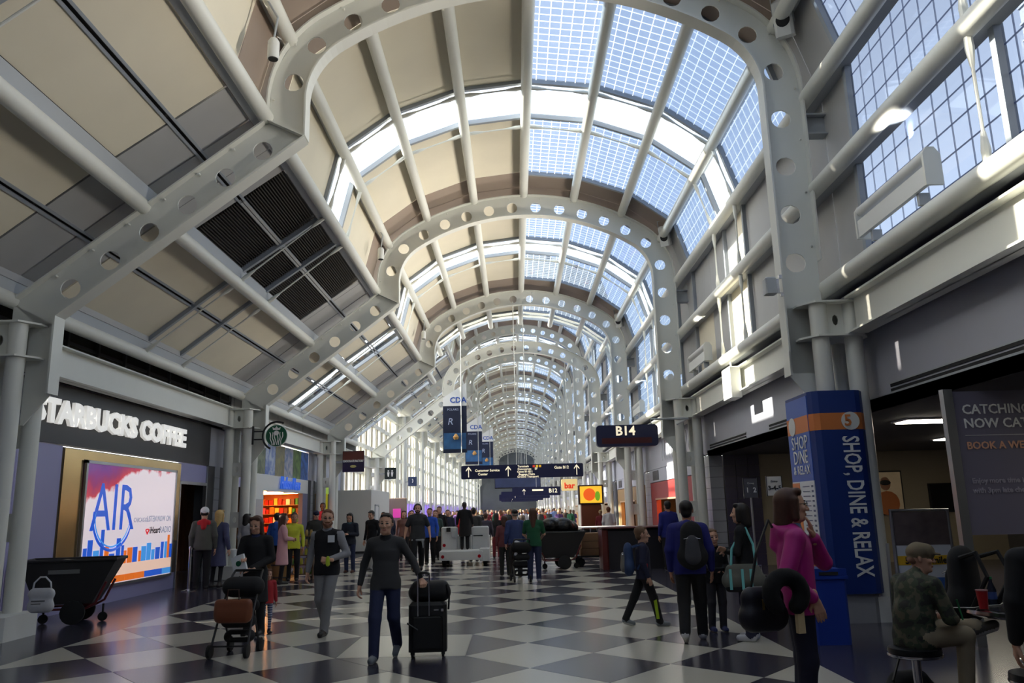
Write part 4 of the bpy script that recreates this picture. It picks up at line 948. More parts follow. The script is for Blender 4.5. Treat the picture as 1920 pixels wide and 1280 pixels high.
    ob = link(name, me); ob.location = loc; ob.rotation_euler = (0, 0, rz); tag(ob, label, 'person', group)
    ob['scale_used'] = sc_
    return ob
def cloth(name, col, rough=.85, n=(7, .14), bump=.25): return P(name, col, rough, noise=n, bump=bump)
# ------------------------------------------------------------------ fixtures under the roof
def soft(name, field, mats, parent=None, h=.012):
    v, f, m = field.mesh(h); me = bpy.data.meshes.new(name); me.from_pydata([tuple(p) for p in v], [], [tuple(int(i) for i in q) for q in f])
    for k in (mats if isinstance(mats, (list, tuple)) else [mats]): me.materials.append(k)
    me.polygons.foreach_set('material_index', [int(i) for i in m]); me.polygons.foreach_set('use_smooth', [True]*len(me.polygons)); me.update(); return link(name, me, parent)
def uplight(loc, label):
    t = thing('uplight', label, 'light fixture', loc, 0, 'uplights along the right wall'); L = 2.0
    b = MB(); b.box(-.10, -.04, -L/2, L/2, .02, .27); b.build('side_plate', WHITEP, t)
    b = MB(); b.tube([(-.02, -L/2, .42), (-.02, L/2, .42)], .085, 14); b.build('lamp_tube', WHITEP, t, True)
    for y in (-L/2, L/2):
        b = MB(); b.prism([(-.12, 0), (.10, 0), (.10, .40), (.03, .50), (-.07, .50), (-.12, .42)], y-.02, y+.02, lambda a, c, h: (a, h, c)); b.build('end_bracket', STEEL, t)
    b = MB(); b.box(-.06, .08, -L/2+.3, -L/2+.36, -.14, .02); b.box(-.06, .08, L/2-.36, L/2-.3, -.14, .02); b.build('foot', STEELG, t)
    la = bpy.data.lights.new('vault_fill_lamp', 'AREA'); la.shape = 'RECTANGLE'; la.size = .12; la.size_y = 1.8; la.energy = 130; la.color = (1, .93, .82); la.spread = math.radians(86)  # light added to brighten the left vault; the fixtures themselves look unlit
    lo = bpy.data.objects.new('vault_fill_lamp', la); COL.objects.link(lo); lo.parent = t; lo.location = (-.04, 0, .52); lo.rotation_euler = Vector((.45, 0, -1)).to_track_quat('-Z', 'Y').to_euler() if False else Vector((-1, 0, .62)).to_track_quat('-Z', 'Y').to_euler()
    return t
UL = ['white uplight trough on the right wall, nearest the camera', 'white uplight trough on the right wall, before the second arch', 'white uplight trough past the second arch', 'white uplight trough before the third arch', 'white uplight trough past the third arch', 'white uplight trough before the fourth arch']
k = 0
for n in (0, 1, 2, 3):
    for dy in ((9.0,) if n == 0 else (3.0, 9.2) if n == 2 else (9.3,)):
        uplight((5.28, A(n)+dy-.3, 5.56), UL[k]); k += 1
jb = thing('junction_box', 'grey junction box clamped to the first arch leg above kiosk', 'box', (4.46, A(1)-.2, 5.15))
b = MB(); b.bbox(-.24, -.06, -.1, .1, 0, .28, .02); b.build('housing', STEELG, jb); b = MB(); b.box(-.06, .0, -.03, .03, .02, .26); b.box(0, .05, -.06, .0, -.04, .02); b.box(0, .05, -.06, .0, .26, .32); b.build('clamp', CHROME, jb)
gb = thing('gutter_box', 'pale box hanging under the right beam, mid second bay', 'box', (5.32, 19.0, 4.25)); b = MB(); b.bbox(-.15, .12, -.35, .35, 0, .75, .02); b.build('case', WHITEP, gb); b = MB(); b.tube([(0, 0, .75), (0, 0, .95), (.1, .25, 1.05), (.15, .5, 1.0)], .025, 8); b.build('conduit', WHITEP, gb, True)
def speaker(p, label):
    t = thing('loudspeaker', label, 'loudspeaker', p, .3, 'loudspeakers under the roof'); b = MB(); b.bbox(-.16, .16, -.15, .15, -.32, .32, .05); b.build('cabinet', WHITEP, t)
    b = MB(); b.lathe([(.11, -.165), (.12, -.15), (.12, -.145)], (0, 0, -.05), 18, axis='y'); b.build('horn', DARK, t); b = MB(); b.box(-.18, -.165, -.03, .03, -.1, .5); b.box(.165, .18, -.03, .03, -.1, .5); b.box(-.18, .18, -.03, .03, .48, .5); b.build('yoke', STEELG, t); t.rotation_euler = (.35, 0, -.5)
speaker((4.95, A(1)-.35, 10.15), 'white box loudspeaker near top of the first arch'); speaker((4.95, A(2)-.4, 10.15), 'white box loudspeaker near top of the second arch'); speaker((4.95, A(3)-.4, 10.15), 'white box loudspeaker near top of the third arch')
def can_camera(p, label):  # cylinder housings are cameras; they hold no lamp
    t = thing('cylinder_camera', label, 'spotlight', p, 0, 'cylinder cameras on the vault'); b = MB(); b.lathe([(.085, .0), (.095, .02), (.095, .30), (.06, .36)], n=14); b.build('can', WHITEP, t, True); b = MB(); b.lathe([(.075, -.012), (.08, .0)], n=14); b.build('aperture', DARK, t); b = MB(); b.tube([(0, 0, .36), (.05, 0, .75), (-.15, 0, 1.1)], .02, 6); b.build('bracket', STEELG, t)
can_camera((-3.75, 11.6, 9.0), 'cylinder camera hanging beside the first arch'); can_camera((-3.85, 22.7, 9.2), 'cylinder camera hanging beside the second arch'); can_camera((-3.85, 34.0, 9.2), 'cylinder camera hanging beside the third arch')
# ------------------------------------------------------------------ signs
def sign_box(name, label, x0, x1, y, z0, z1, mat, th=.22, rad=.10, cat='sign'):
    t = thing(name, label, cat, ((x0+x1)/2, y, z0)); w_, h_ = (x1-x0)/2, z1-z0
    pl = []
    for cx, cz, a0 in ((w_-rad, h_-rad, 0), (-w_+rad, h_-rad, 90), (-w_+rad, rad, 180), (w_-rad, rad, 270)):
        pl += [(cx+rad*math.cos(math.radians(a0+i*22.5)), cz+rad*math.sin(math.radians(a0+i*22.5))) for i in range(5)]
    b = MB(); b.prism(pl, 0, th, lambda a, c, h: (a, h, c)); b.build('panel', mat, t); return t
def arrow(t, x, z, s, mat, y=-.006):
    b = MB(); b.prism([(x-.035*s, z-.5*s), (x+.035*s, z-.5*s), (x+.035*s, z+.25*s), (x+.25*s, z+.02*s), (x+.25*s, z+.14*s), (x, z+.46*s), (x-.25*s, z+.14*s), (x-.25*s, z+.02*s), (x-.035*s, z+.25*s)], y, 0, lambda a, c, h: (a, h, c)); b.build('arrow', mat, t)
g = sign_box('gate_sign', 'navy hanging gate sign reading B14 on second right column', 2.32, 4.05, 22.3, 3.43, 4.03, NAVY)
text('gate_number', 'B14', .36, SIGNW, g, (-.05, -.006, .42), bold=.008, depth=.012); b = MB(); b.box(-.72, .68, -.005, 0, .08, .24); b.build('led_strip', P('dark_red_display', (70, 18, 22), .3), g); b = MB(); b.tube([(.7, .11, .6), (.7, .11, .75), (1.75, .11, .75), (1.75, 1.6, .75)], .03, 8); b.build('bracket', STEELG, g)
dr = sign_box('directory_sign', 'long navy overhead directory sign with arrows and gate text', -2.37, 3.05, 35.62, 3.15, 3.74, NAVY, .2, .06)
for x in (-2.38, -.62, 2.42): arrow(dr, x, .32, .48, SIGNW)
for body, x, z, s_ in (('Customer Service', -1.55, .36, .15), ('Center', -1.75, .2, .15), ('Terminals', .05, .50, .125), ('Concourses', .1, .385, .125), ('EF', .62, .385, .125), ('Gates B1-B11', .12, .27, .125), ('Baggage Claim', .2, .155, .125), ('Ground Transport', .25, .05, .125), ('Gate B12', 1.75, .42, .17)): text('lettering', body, s_, SIGNW, dr, (x, -.006, z), depth=.01, bold=.003)
for x, c in ((.52, (200, 60, 40)), (.66, (230, 190, 60)), (.80, (220, 170, 50))):
    b = MB(); b.box(x-.05, x+.05, -.01, 0, .45, .55); b.build('terminal_mark', P('mark_%d' % c[0], c, .4, emis=c, es=.4), dr)
for x in (-.14, .30):
    b = MB(); b.tube([(x-.1, .1, .6), (x-.1, .1, 8.1)], .022, 8); b.build('hanger_rod', STEEL, dr)
ss_ = thing('round_coffee_sign', 'round green and white coffee sign on black bracket', 'sign', (-7.13, 23.9, 4.12))
b = MB(); b.lathe([(.33, -.03), (.33, .03)], n=40, axis='y'); b.build('disc', P('white_sign_face', (232, 234, 230), .4), ss_)
GREENS = P('coffee_green', (16, 92, 62), .4)
b = MB(); b.lathe([(.315, -.04), (.315, -.03)], n=40, axis='y'); b.build('ring', GREENS, ss_)
for k, amp in enumerate((-.20, -.12, -.05, .05, .12, .20)):
    b = MB(); b.tube([(amp*(1-.35*u)+.015*math.sin(u*9+k), -.042, .10-u*.38) for u in np.linspace(0, 1, 9)], .014, 6); b.build('wave_stripe', WHITEL, ss_)
b = MB(); b.lathe([(.075, -.045), (.075, -.04)], (0, 0, .08), 20, axis='y'); b.build('centre_mark', WHITEL, ss_)
b = MB(); b.prism([(-.10, .17), (.10, .17), (.13, .26), (.05, .22), (0, .29), (-.05, .22), (-.13, .26)], -.044, -.04, lambda a, c, h: (a, h, c)); b.build('crown_mark', WHITEL, ss_)
b = MB(); b.tube([(.42*math.cos(a), 0, .42*math.sin(a)) for a in np.linspace(math.radians(62), math.radians(245), 22)], .03, 8); b.tube([(-.70, 0, .14), (-.38, 0, .14)], .02, 6); b.tube([(-.70, 0, -.10), (-.40, 0, -.10)], .02, 6); b.box(-.74, -.69, -.03, .03, -.25, .3); b.build('bracket', BLACK, ss_)
cf = sign_box('chocolate_sign', 'square hanging sign, brown over purple, reading chocolate factory', -7.6, -6.65, 35.4, 3.58, 4.50, P('purple_sign', (38, 26, 66), .4), .12, .03)
b = MB(); b.box(-.47, .47, -.006, 0, .52, .9); b.build('brown_half', P('brown_sign', (96, 44, 34), .4), cf); text('lettering', 'CHOCOLATE FACTORY', .135, WHITEL, cf, (0, -.01, .47), depth=.008, bold=.004, sx=.62)
b = MB(); b.ell((0, -.01, .24), (.14, .02, .06), 12); b.build('chocolate_mark', P('gold_print', (200, 190, 120), .4), cf); b = MB(); b.box(-.95, -.47, .04, .08, .4, .5); b.build('bracket', STEELG, cf)
wc = sign_box('restroom_sign', 'small dark square sign with white restroom figures', -7.58, -6.92, 46.8, 3.70, 4.36, P('dark_green_sign', (24, 36, 38), .4), .12, .06)
for x in (-.11, .11):
    b = MB(); b.ell((x, -.008, .47), (.05, .012, .05), 10); b.prism([(x-.07, .40), (x+.07, .40), (x+.05, .26), (x+.03, .14), (x-.03, .14), (x-.05, .26)], -.012, 0, lambda a, c, h: (a, h, c)); b.build('figure_mark', WHITEL, wc)
b = MB(); b.box(-.85, -.31, .04, .08, .28, .36); b.build('bracket', STEELG, wc)
ph = sign_box('telephone_sign', 'small blue square sign with white telephone mark', -7.72, -7.1, 58.2, 3.63, 4.3, P('blue_grey_sign', (52, 66, 100), .4), .12, .06)
b = MB(); b.tube([(.06*math.cos(a)-.02, -.01, .38+.13*math.sin(a)) for a in np.linspace(-1.3, 1.3, 9)], .035, 8); b.build('handset_mark', WHITEL, ph); b = MB(); b.box(-.17, .17, -.006, 0, .18, .56); b.build('mark_field', P('deep_blue_print', (30, 46, 84), .4), ph); b = MB(); b.box(-.75, -.29, .04, .08, .28, .36); b.build('bracket', STEELG, ph)
def banner(p, w_, h_, label, img, rod):
    t = thing('banner', label, 'banner', p, 0, 'hanging banners over the concourse'); b = MB(); b.box(-w_/2, w_/2, -.01, .01, 0, h_); b.build('printed_cloth', img, t); b = MB(); b.prism([(-w_/2, h_), (w_/2, h_), (w_/2, h_+1.25), (-w_/2, h_+.45)], -.012, .012, lambda a, c, h: (a, h, c)); b.build('header', P('white_banner_head', (236, 236, 234), .6), t)
    text('lettering', 'CDA', .42, P('cda_blue', (50, 90, 180), .5), t, (.18, -.02, h_+.30), depth=.006, bold=.01)
    b = MB(); b.tube([(w_*.27, -.03, 0), (w_*.27, -.03, rod)], .02, 6); b.build('hanging_rod', STEEL, t); text('lettering', 'R', .5, P('pale_print', (180, 190, 220), .5), t, (-.2*w_, -.016, h_*.66), depth=.004, shear=.2); text('lettering', 'POLARIS', .16, P('pale_print', (180, 190, 220), .5), t, (-.1, -.016, h_*.92), depth=.004)
    b = MB(); b.box(-w_/2+.04, w_/2-.04, -.016, -.01, .2, h_*.42); b.build('picture', P('blue_picture', (50, 100, 150), .5, noise=(2.2, .7)), t); b = MB(); b.lathe([(.10, 0), (.16, .12), (.05, .3)], (.05, -.04, h_*.28), 12); b.build('picture_lamp', P('amber_print', (210, 160, 90), .5), t)
NB = P('navy_banner', (24, 34, 62), .7, noise=(1.5, .2))
banner((-3.12, 42.3, 4.80), 1.27, 2.5, 'navy banner with white header, nearest of the hanging banners', NB, 6.4); banner((-2.95, 58.5, 5.1), 1.25, 2.4, 'navy banner with white header, second along the concourse', NB, 8.95); banner((-2.45, 69.9, 5.3), 1.25, 2.4, 'navy banner with white header, third along the concourse', NB, 8.9)
bar = sign_box('bar_sign', 'cream hanging sign with red word bar, right of directory', 2.72, 3.65, 47.0, 2.80, 3.46, P('cream_sign', (236, 214, 150), .4, emis=(236, 210, 140), es=.35), .15, .05); text('lettering', 'bar', .46, P('red_sign_letters', (214, 60, 30), .4, emis=(220, 60, 30), es=.4), bar, (0, -.01, .27), depth=.015, bold=.015); b = MB(); b.tube([(0, .1, .6), (0, .1, 7.7)], .02, 6); b.build('hanger_rod', STEEL, bar)
for k, (y, x0, x1, z0, lab) in enumerate(((58.45, -.2, 3.3, 2.75, 'B12'), (69.9, -1.2, 3.0, 2.72, ''), (81.3, -1.6, 2.8, 2.7, ''), (92.7, -1.6, 2.6, 2.7, ''))):
    t = sign_box('overhead_sign', ['navy overhead sign reading B12 beyond the directory', 'navy overhead sign, second behind the directory', 'navy overhead sign, third behind the directory', 'farthest navy overhead sign down the concourse'][k], x0, x1, y, z0, z0+.62, NAVY, .2, .06)
    if lab: text('lettering', lab, .4, SIGNW, t, (1.2, -.01, .32), depth=.012, bold=.008)
    arrow(t, -.9, .3, .45, SIGNW); b = MB(); b.box(-.3, .5, -.01, 0, .34, .46); b.build('text_bar', SIGNW, t); b = MB(); b.tube([(0, .1, .6), (0, .1, 11.9)], .012, 6); b.build('hanger_rod', STEEL, t)
tv = thing('video_screen', 'large dark video screen hanging over the far concourse', 'screen', (.25, 69.9, 3.6)); b = MB(); b.tube([(-.8, .1, 2.0), (-.8, .1, 11.0)], .012, 6); b.tube([(.4, .1, 2.0), (.4, .1, 11.2)], .012, 6); b.build('hanger_rod', STEEL, tv); b = MB(); b.box(-2.0, 2.0, 0, .2, 0, 2.0); b.build('cabinet', BLACK, tv); b = MB(); b.box(-1.95, 1.95, -.02, 0, .1, 1.95); b.build('screen', P('screen_picture', (40, 46, 70), .3, noise=(1.2, .9), emis=(50, 60, 90), es=.3), tv)
fs_ = thing('food_kiosk', 'brown kiosk post with lit orange food screen', 'kiosk', (3.75, 40, 0)); b = MB(); b.bbox(-.5, .5, 0, .5, 0, 1.95, .03); b.build('post', P('brown_laminate', (120, 58, 30), .5), fs_); b = MB(); b.bbox(-.62, .62, -.05, .3, 1.95, 2.9, .03); b.build('screen_case', P('dark_wood_case', (60, 34, 26), .5), fs_); b = MB(); b.box(-.54, .54, -.07, -.05, 2.02, 2.83); b.build('screen', P('food_screen', (236, 190, 60), .3, emis=(240, 185, 50), es=.7), fs_); b = MB(); b.lathe([(.3, -.08), (.3, -.07)], (-.08, 0, 2.43), 20, axis='y'); b.build('screen_picture', P('orange_food_print', (226, 90, 30), .3, emis=(226, 90, 30), es=.7), fs_); b = MB(); b.ell((.32, -.08, 2.35), (.13, .01, .24), 12); b.build('screen_picture', P('green_food_print', (120, 170, 40), .3, emis=(120, 170, 40), es=.5), fs_)
# ------------------------------------------------------------------ kiosk, bin, posters on the right
KB = P('kiosk_blue', (22, 52, 124), .45, noise=(2, .08)); KL = P('kiosk_light_blue', (66, 100, 190), .45); KO = P('kiosk_orange', (220, 130, 70), .5)
kk = thing('wayfinding_kiosk', 'tall blue wraparound kiosk at the first right column', 'kiosk', (5.2, 12.9, 0))
pk = [(-.56, .55), (-.56, -.44), (-.52, -.54), (-.44, -.60), (.13, -.60), (.22, -.56), (.52, -.14), (.52, .55)]
b = MB(); b.prism(pk, .42, 3.47); b.build('wrap', KB, kk)
b = MB(); b.prism([(x*1.004, y*1.004) for x, y in pk], 2.86, 3.12); b.build('orange_band', KO, kk); b = MB(); b.prism([(x*.9, y*.9) for x, y in pk], 0, .42); b.build('base', P('kiosk_base_grey', (160, 160, 164), .5), kk)
b = MB(); b.box(-.572, -.56, -.43, .53, 2.10, 3.42); b.build('side_panel', KL, kk); b = MB(); b.box(-.572, -.56, -.43, .53, .45, 2.10); mapp = b.build('map_panel', P('white_map', (216, 220, 226), .4), kk); b = MB(); b.box(-.576, -.572, .20, .53, .62, 2.08); b.build('orange_stripe', KO, kk); b = MB(); b.box(-.576, -.572, -.43, .53, 2.86, 3.12); b.build('orange_patch', KO, kk); b = MB(); b.box(-.576, -.572, -.43, -.05, .45, .85); b.build('arrow_patch', KO, kk)
for z in np.arange(.95, 2.02, .075):
    b = MB(); b.box(-.575, -.572, -.38, -.30, z, z+.03); b.box(-.575, -.572, -.22, .08, z+.008, z+.022); b.build('map_row', P('map_ink', (90, 100, 130), .5), mapp)
for z, s_, w_ in ((2.70, .30, 'SHOP'), (2.47, .30, 'DINE'), (2.27, .20, '& RELAX')): text('lettering', w_, s_, WHITEL, kk, (-.58, .02, z), '-x', depth=.006, sx=.95)
b = MB(); b.lathe([(.15, -.585), (.15, -.575)], (0, .28, 2.99), 24, axis='x'); b.build('five_badge', WHITEP, kk); b = MB(); b.lathe([(.14, -.615), (.14, -.60)], (.02, 0, 2.99), 24, axis='y'); b.build('five_badge', WHITEP, kk)
text('badge_number', '5', .24, KO, kk, (-.02, -.62, 2.99), depth=.006, bold=.006)
me = text_mesh('SHOP, DINE & RELAX', .36, .008, 'LEFT', bold=.006); wx = max(v.co.x for v in me.vertices); me.transform(Matrix.Diagonal((2.1/wx, 1, 1, 1))); me.transform(Matrix.Translation((-.02, -.606, 2.76)) @ FACE['-y'] @ Matrix.Rotation(-math.pi/2, 4, 'Z')); me.materials.append(WHITEL); link('vertical_lettering', me, kk)
bn = thing('recycling_bin', 'blue recycling bin in front of the kiosk', 'bin', (4.0, 10.85, 0), -.05); BB = P('bin_blue', (26, 56, 150), .4)
b = MB(); b.prism([(-.19, -.27), (.19, -.27), (.22, -.24), (.22, .24), (.19, .27), (-.19, .27), (-.22, .24), (-.22, -.24)], .0, .80); b.build('body', BB, bn); b = MB(); b.prism([(-.24, -.29), (.24, -.29), (.24, .29), (-.24, .29)], .80, .84); b.prism([(-.23, -.28), (.23, -.28), (.10, -.2), (-.10, -.2)], .84, .93); b.box(-.2, .2, -.2, .28, .84, .92); b.build('lid', BB, bn); b = MB(); b.box(-.226, -.22, -.2, .05, .22, .6); b.build('label_sticker', P('pale_blue_sticker', (170, 200, 225), .5), bn); b = MB(); b.box(-.12, .12, -.292, -.285, .85, .89); b.build('slot', DARK, bn)
psd = thing('poster_stand', 'silver framed poster stand behind the seated man', 'poster stand', (5.95, 12.0, 0)); 
b = MB(); b.tube([(-.42, 0, 0), (-.42, 0, 1.0), (-.42, 0, 1.62), (.42, 0, 1.62), (.42, 0, 0)], .028, 8); b.build('frame', ALU, psd, True); b = MB(); b.tube([(-.5, .12, 0), (-.47, .1, 1.15)], .025, 8); b.tube([(.5, .12, 0), (.47, .1, 1.15)], .025, 8); b.build('rear_leg', ALU, psd); b = MB(); b.box(-.40, .40, -.01, .01, .42, 1.6); psp = b.build('poster', P('poster_white', (214, 218, 226), .5), psd)
b = MB(); b.box(-.40, .40, -.014, -.01, 1.12, 1.6); b.build('photo', P('poster_photo', (96, 84, 84), .5, noise=(5, .7)), psp); b = MB(); b.box(-.40, .40, -.014, -.01, .84, .97); b.build('yellow_band', P('poster_yellow', (226, 180, 50), .5), psp); b = MB(); b.box(-.40, .40, -.014, -.01, .42, .66); b.build('blue_band', P('poster_blue', (60, 100, 170), .5), psp); text('lettering', '50,000 miles.', .13, P('poster_ink', (40, 36, 30), .5), psd, (.05, -.018, .90), depth=.004, bold=.004)
wst = thing('hotel_banner', 'large grey advertising panel at the right edge', 'banner', (6.9, 10.2, 0)); b = MB(); b.box(-1.3, 1.3, -.03, .03, 1.32, 3.12); b.build('panel', P('grey_purple_print', (112, 108, 128), .5, noise=(.8, .08)), wst); b = MB(); b.box(-1.36, -1.24, -.05, .05, 0, 3.15); b.build('steel_post', ALU, wst); b = MB(); b.box(1.24, 1.36, -.05, .05, 0, 3.15); b.build('steel_post', ALU, wst)
for body, z, s_, m_ in (('CATCHING UP ON EMAIL', 2.88, .17, WHITEL), ('NOW CATCH UP ON SLEEP', 2.70, .17, WHITEL), ('BOOK A WESTIN WEEKEND', 2.42, .13, P('peach_letters', (226, 170, 140), .5)), ('Enjoy more time in the Heavenly Bed', 1.98, .09, P('dim_letters', (160, 156, 172), .5)), ('with 3pm late checkout on Sunday', 1.86, .09, P('dim_letters', (160, 156, 172), .5))): text('lettering', body, s_, m_, wst, (-1.14, -.035, z), align='LEFT', depth=.006, bold=.003)
b = MB(); b.box(-1.14, .1, -.034, -.03, 2.55, 2.556); b.build('rule_line', WHITEL, wst)
vr = thing('wall_poster', 'framed picture of a person in goggles on alcove wall', 'poster', (11.1, 24.25, 1.35)); b = MB(); b.box(-.52, .52, -.05, .04, 0, 1.3); b.build('frame', BLACK, vr); b = MB(); b.box(-.48, .48, -.06, -.05, .04, 1.26); b.build('print', P('vr_print', (110, 96, 80), .3, noise=(3, .6), emis=(150, 130, 100), es=.15), vr)
b = MB(); b.ell((0, -.06, .92), (.16, .01, .2), 14); b.build('face_shape', P('print_skin', (170, 120, 90), .4), vr); b = MB(); b.ell((0, -.068, .95), (.17, .012, .08), 12); b.build('goggles_shape', BLACK, vr); b = MB(); b.ell((.02, -.062, .35), (.36, .01, .36), 14); b.build('shoulder_shape', P('print_orange', (190, 110, 60), .4), vr)
dtv = thing('wall_screen', 'dark wall screen at the end of the seating alcove', 'screen', (13.0, 24.2, 1.4)); b = MB(); b.box(-.6, .6, 0, .08, 0, .85); b.build('bezel', BLACK, dtv); b = MB(); b.box(-.56, .56, -.01, 0, .04, .81); b.build('panel', P('screen_off', (14, 14, 18), .2), dtv)
for k, (px, top_, w_, body, mat, ink) in enumerate(((1406, 897, .26, '1  2', P('grey_sign_board', (90, 90, 98), .5), WHITEL), (1450, 893, .28, '3-4-5', P('white_sign_board', (226, 226, 224), .5), P('sign_ink', (30, 30, 34), .5)))):
    q = AY(px, top_, 15.5); t = thing('queue_sign', ['grey boarding group sign on post reading 1 and 2', 'white boarding group sign on post reading 3-4-5'][k], 'sign', (q.x, 15.5, 0)); hz = q.z; b = MB(); b.box(-w_/2, w_/2, -.015, .015, hz-.36, hz); b.build('board', mat, t); b = MB(); b.tube([(0, .03, 0.02), (0, .03, hz-.3)], .02, 8); b.build('post', ALU, t); b = MB(); b.lathe([(.16, 0), (.16, .02), (.03, .04)], n=18); b.build('base', BLACK, t); text('lettering', body, .13 if k == 0 else .12, ink, t, (0, -.02, hz-.22), depth=.006, bold=.003); text('lettering', 'Group', .05, ink, t, (0, -.02, hz-.09), depth=.004)
    b = MB(); b.box(-w_/2-.012, -w_/2, -.02, .02, hz-.37, hz+.01); b.box(w_/2, w_/2+.012, -.02, .02, hz-.37, hz+.01); b.build('edge', BLACK, t)
# ------------------------------------------------------------------ carts, bins and furniture
def wheel(mb, c, r, w_, ax='x', mi=0): mb.lathe([(r*.55, -w_/2), (r, -w_/2*.8), (r, w_/2*.8), (r*.55, w_/2)], c, 16, mi, ax)
def tilt_bin(name, label, loc, rz, L=1.5, W=.8, bags=False):
    t = thing(name, label, 'bin', loc, rz); RED = P('dark_red_steel', (96, 24, 28), .5); BD = P('black_poly_bin', (38, 36, 36), .55, noise=(4, .12))
    b = MB(); z0, z1 = .34, 1.08; lo = [(-L*.32, -W*.36), (L*.26, -W*.36), (L*.26, W*.36), (-L*.32, W*.36)]; hi = [(-L*.5, -W/2), (L*.5, -W/2), (L*.5, W/2), (-L*.5, W/2)]
    vs = [(x, y, z0) for x, y in lo]+[(x, y, z1) for x, y in hi]+[(x*.95, y*.93, z1) for x, y in hi]+[(x*.95, y*.93, z0+.05) for x, y in lo]
    b.add(vs, [(3,2,1,0)]+[(i, (i+1)%4, 4+(i+1)%4, 4+i) for i in range(4)]+[(4+i, 4+(i+1)%4, 8+(i+1)%4, 8+i) for i in range(4)]+[(8+i, 8+(i+1)%4, 12+(i+1)%4, 12+i) for i in range(4)]+[(12,13,14,15)]); b.build('tub', BD, t)
    b = MB(); b.tube([(-L*.5, -W/2, z1), (L*.5, -W/2, z1), (L*.5, W/2, z1), (-L*.5, W/2, z1)], .03, 8, closed=True); b.build('rim', BD, t)
    for s_ in (-1, 1):
        b = MB(); b.tube([(L*.40, s_*W*.40, .70), (L*.30, s_*W*.38, .34), (L*.2, s_*W*.37, .26), (-L*.28, s_*W*.37, .26), (-L*.36, s_*W*.40, .50)], .022, 8); b.build('side_frame', RED, t)
    b = MB(); b.tube([(-L*.3, -W*.37, .26), (-L*.3, W*.37, .26)], .022, 8); b.tube([(L*.2, -W*.37, .26), (L*.2, W*.37, .26)], .022, 8); b.build('cross_bar', RED, t)
    for x, y in ((.12, -W*.42), (.12, W*.42)):
        b = MB(); wheel(b, (x, y, .2), .2, .07, 'y'); b.build('wheel', RUBBER, t, True); 
    for x in (-L*.28, L*.34):
        b = MB(); wheel(b, (x, 0, .08), .08, .04, 'y'); b.tube([(x, 0, .1), (x, 0, .3)], .02, 6); b.build('caster', RUBBER, t)
    if bags:
        f = Field()
        for k in range(7): f.ball((random.uniform(-.4, .4), random.uniform(-.2, .2), 1.15+random.uniform(0, .25)), (.30, .24, .24), 0, .05)
        soft('rubbish_bags', f, P('black_bin_liner', (18, 18, 20), .25, noise=(14, .3), bump=.6), t, .03)
    return t
lb = tilt_bin('tilt_bin', 'black tilt bin on red frame by the coffee shop wall', (-7.95, 14.75, 0), math.radians(14), 1.55, .85)
b = MB(); b.box(-.3, .2, -.432, -.428, .86, .93); b.build('stencil', P('grey_stencil', (110, 110, 110), .6), lb)
pb = thing('plastic_bag', 'white plastic bag hanging from the left tilt bin handle', 'bag', G(86, 1118, .62)+Vector((0, -.12, 0)), .1)
f = Field(); f.cone((-.1, 0, -.13), (.1, 0, -.13), .10, .10, 0, .55, .04); f.cone((-.11, 0, .05), (.11, 0, .05), .09, .09, 0, .45, .04); b_ = MB(); b_.tube([(-.14, 0, .08), (-.12, 0, .22), (-.04, 0, .30), (.04, 0, .30), (.12, 0, .22), (.14, 0, .08)], .014, 6); soft('bag_body', f, P('white_plastic_film', (200, 200, 204), .35, noise=(12, .1), bump=.5), pb, .014); b_.build('handle_loop', P('white_plastic_film', (200, 200, 204), .35), pb, True); b = MB(); b.box(-.12, .08, -.058, -.054, -.06, -.04); b.box(-.12, .02, -.058, -.054, -.1, -.085); b.build('printed_lines', P('grey_stencil', (110, 110, 110), .6), pb)
tilt_bin('tilt_bin', 'big black tilt bin heaped with bin bags, middle of concourse', (1.28, 24.9, 0), math.radians(4), 1.55, 1.1, True)
sp = G(353, 1108); 
for k, (x, y, lab) in enumerate(((sp.x, sp.y, 'chrome queue post by the coffee shop door'), (-8.45, 23.4, 'chrome queue post behind the waiting coffee customers'))):
    t = thing('queue_post', lab, 'stanchion', (x, y, 0), 0, 'queue posts'); b = MB(); b.lathe([(.17, 0), (.17, .015), (.06, .035), (.034, .05), (.034, .98), (.045, 1.0), (.045, 1.06), (.02, 1.08)], n=16); b.build('post', CHROME, t, True)
    if k == 0: dv = Vector((-8.45-x, 23.4-y, 0)); b = MB(); b.obox((dv.x/2, dv.y/2, 1.0), (dv.length-.08, .006, .05), (dv.normalized(), Vector((-dv.y, dv.x, 0)).normalized(), (0, 0, 1))); b.build('belt', BLACK, t)
cnt = thing('service_counter', 'dark red curved service counter beside second right column', 'counter', (3.6, 24.6, 0)); b = MB(); b.bbox(-1.02, .9, -.6, .45, 0, 1.14, .05); b.build('front', P('dark_counter', (34, 32, 38), .4, noise=(2, .1)), cnt); b = MB(); b.bbox(-1.08, -.9, -.66, .5, 0, 1.16, .04); b.build('end_panel', P('mahogany_panel', (90, 30, 26), .4), cnt); b = MB(); b.bbox(-1.1, .95, -.7, .5, 1.16, 1.2, .02); b.build('top', P('mahogany_panel', (90, 30, 26), .4), cnt)
bc = thing('bar_counter', 'white topped bar rail counter behind the luggage cart', 'counter', (3.0, 30.5, 0)); b = MB(); b.bbox(-1.0, 1.0, -.3, .3, 0, 1.0, .03); b.build('body', P('dark_counter', (34, 32, 38), .4), bc); b = MB(); b.bbox(-1.15, 1.1, -.4, .4, 1.05, 1.10, .02); b.build('top', P('pale_stone', (200, 200, 204), .3), bc)
for k in range(9): b = MB(); b.tube([(-1.0+k*.25, -.36, .82), (-1.0+k*.25, -.36, 1.05)], .025, 6); b.build('baluster', CHROME, bc)
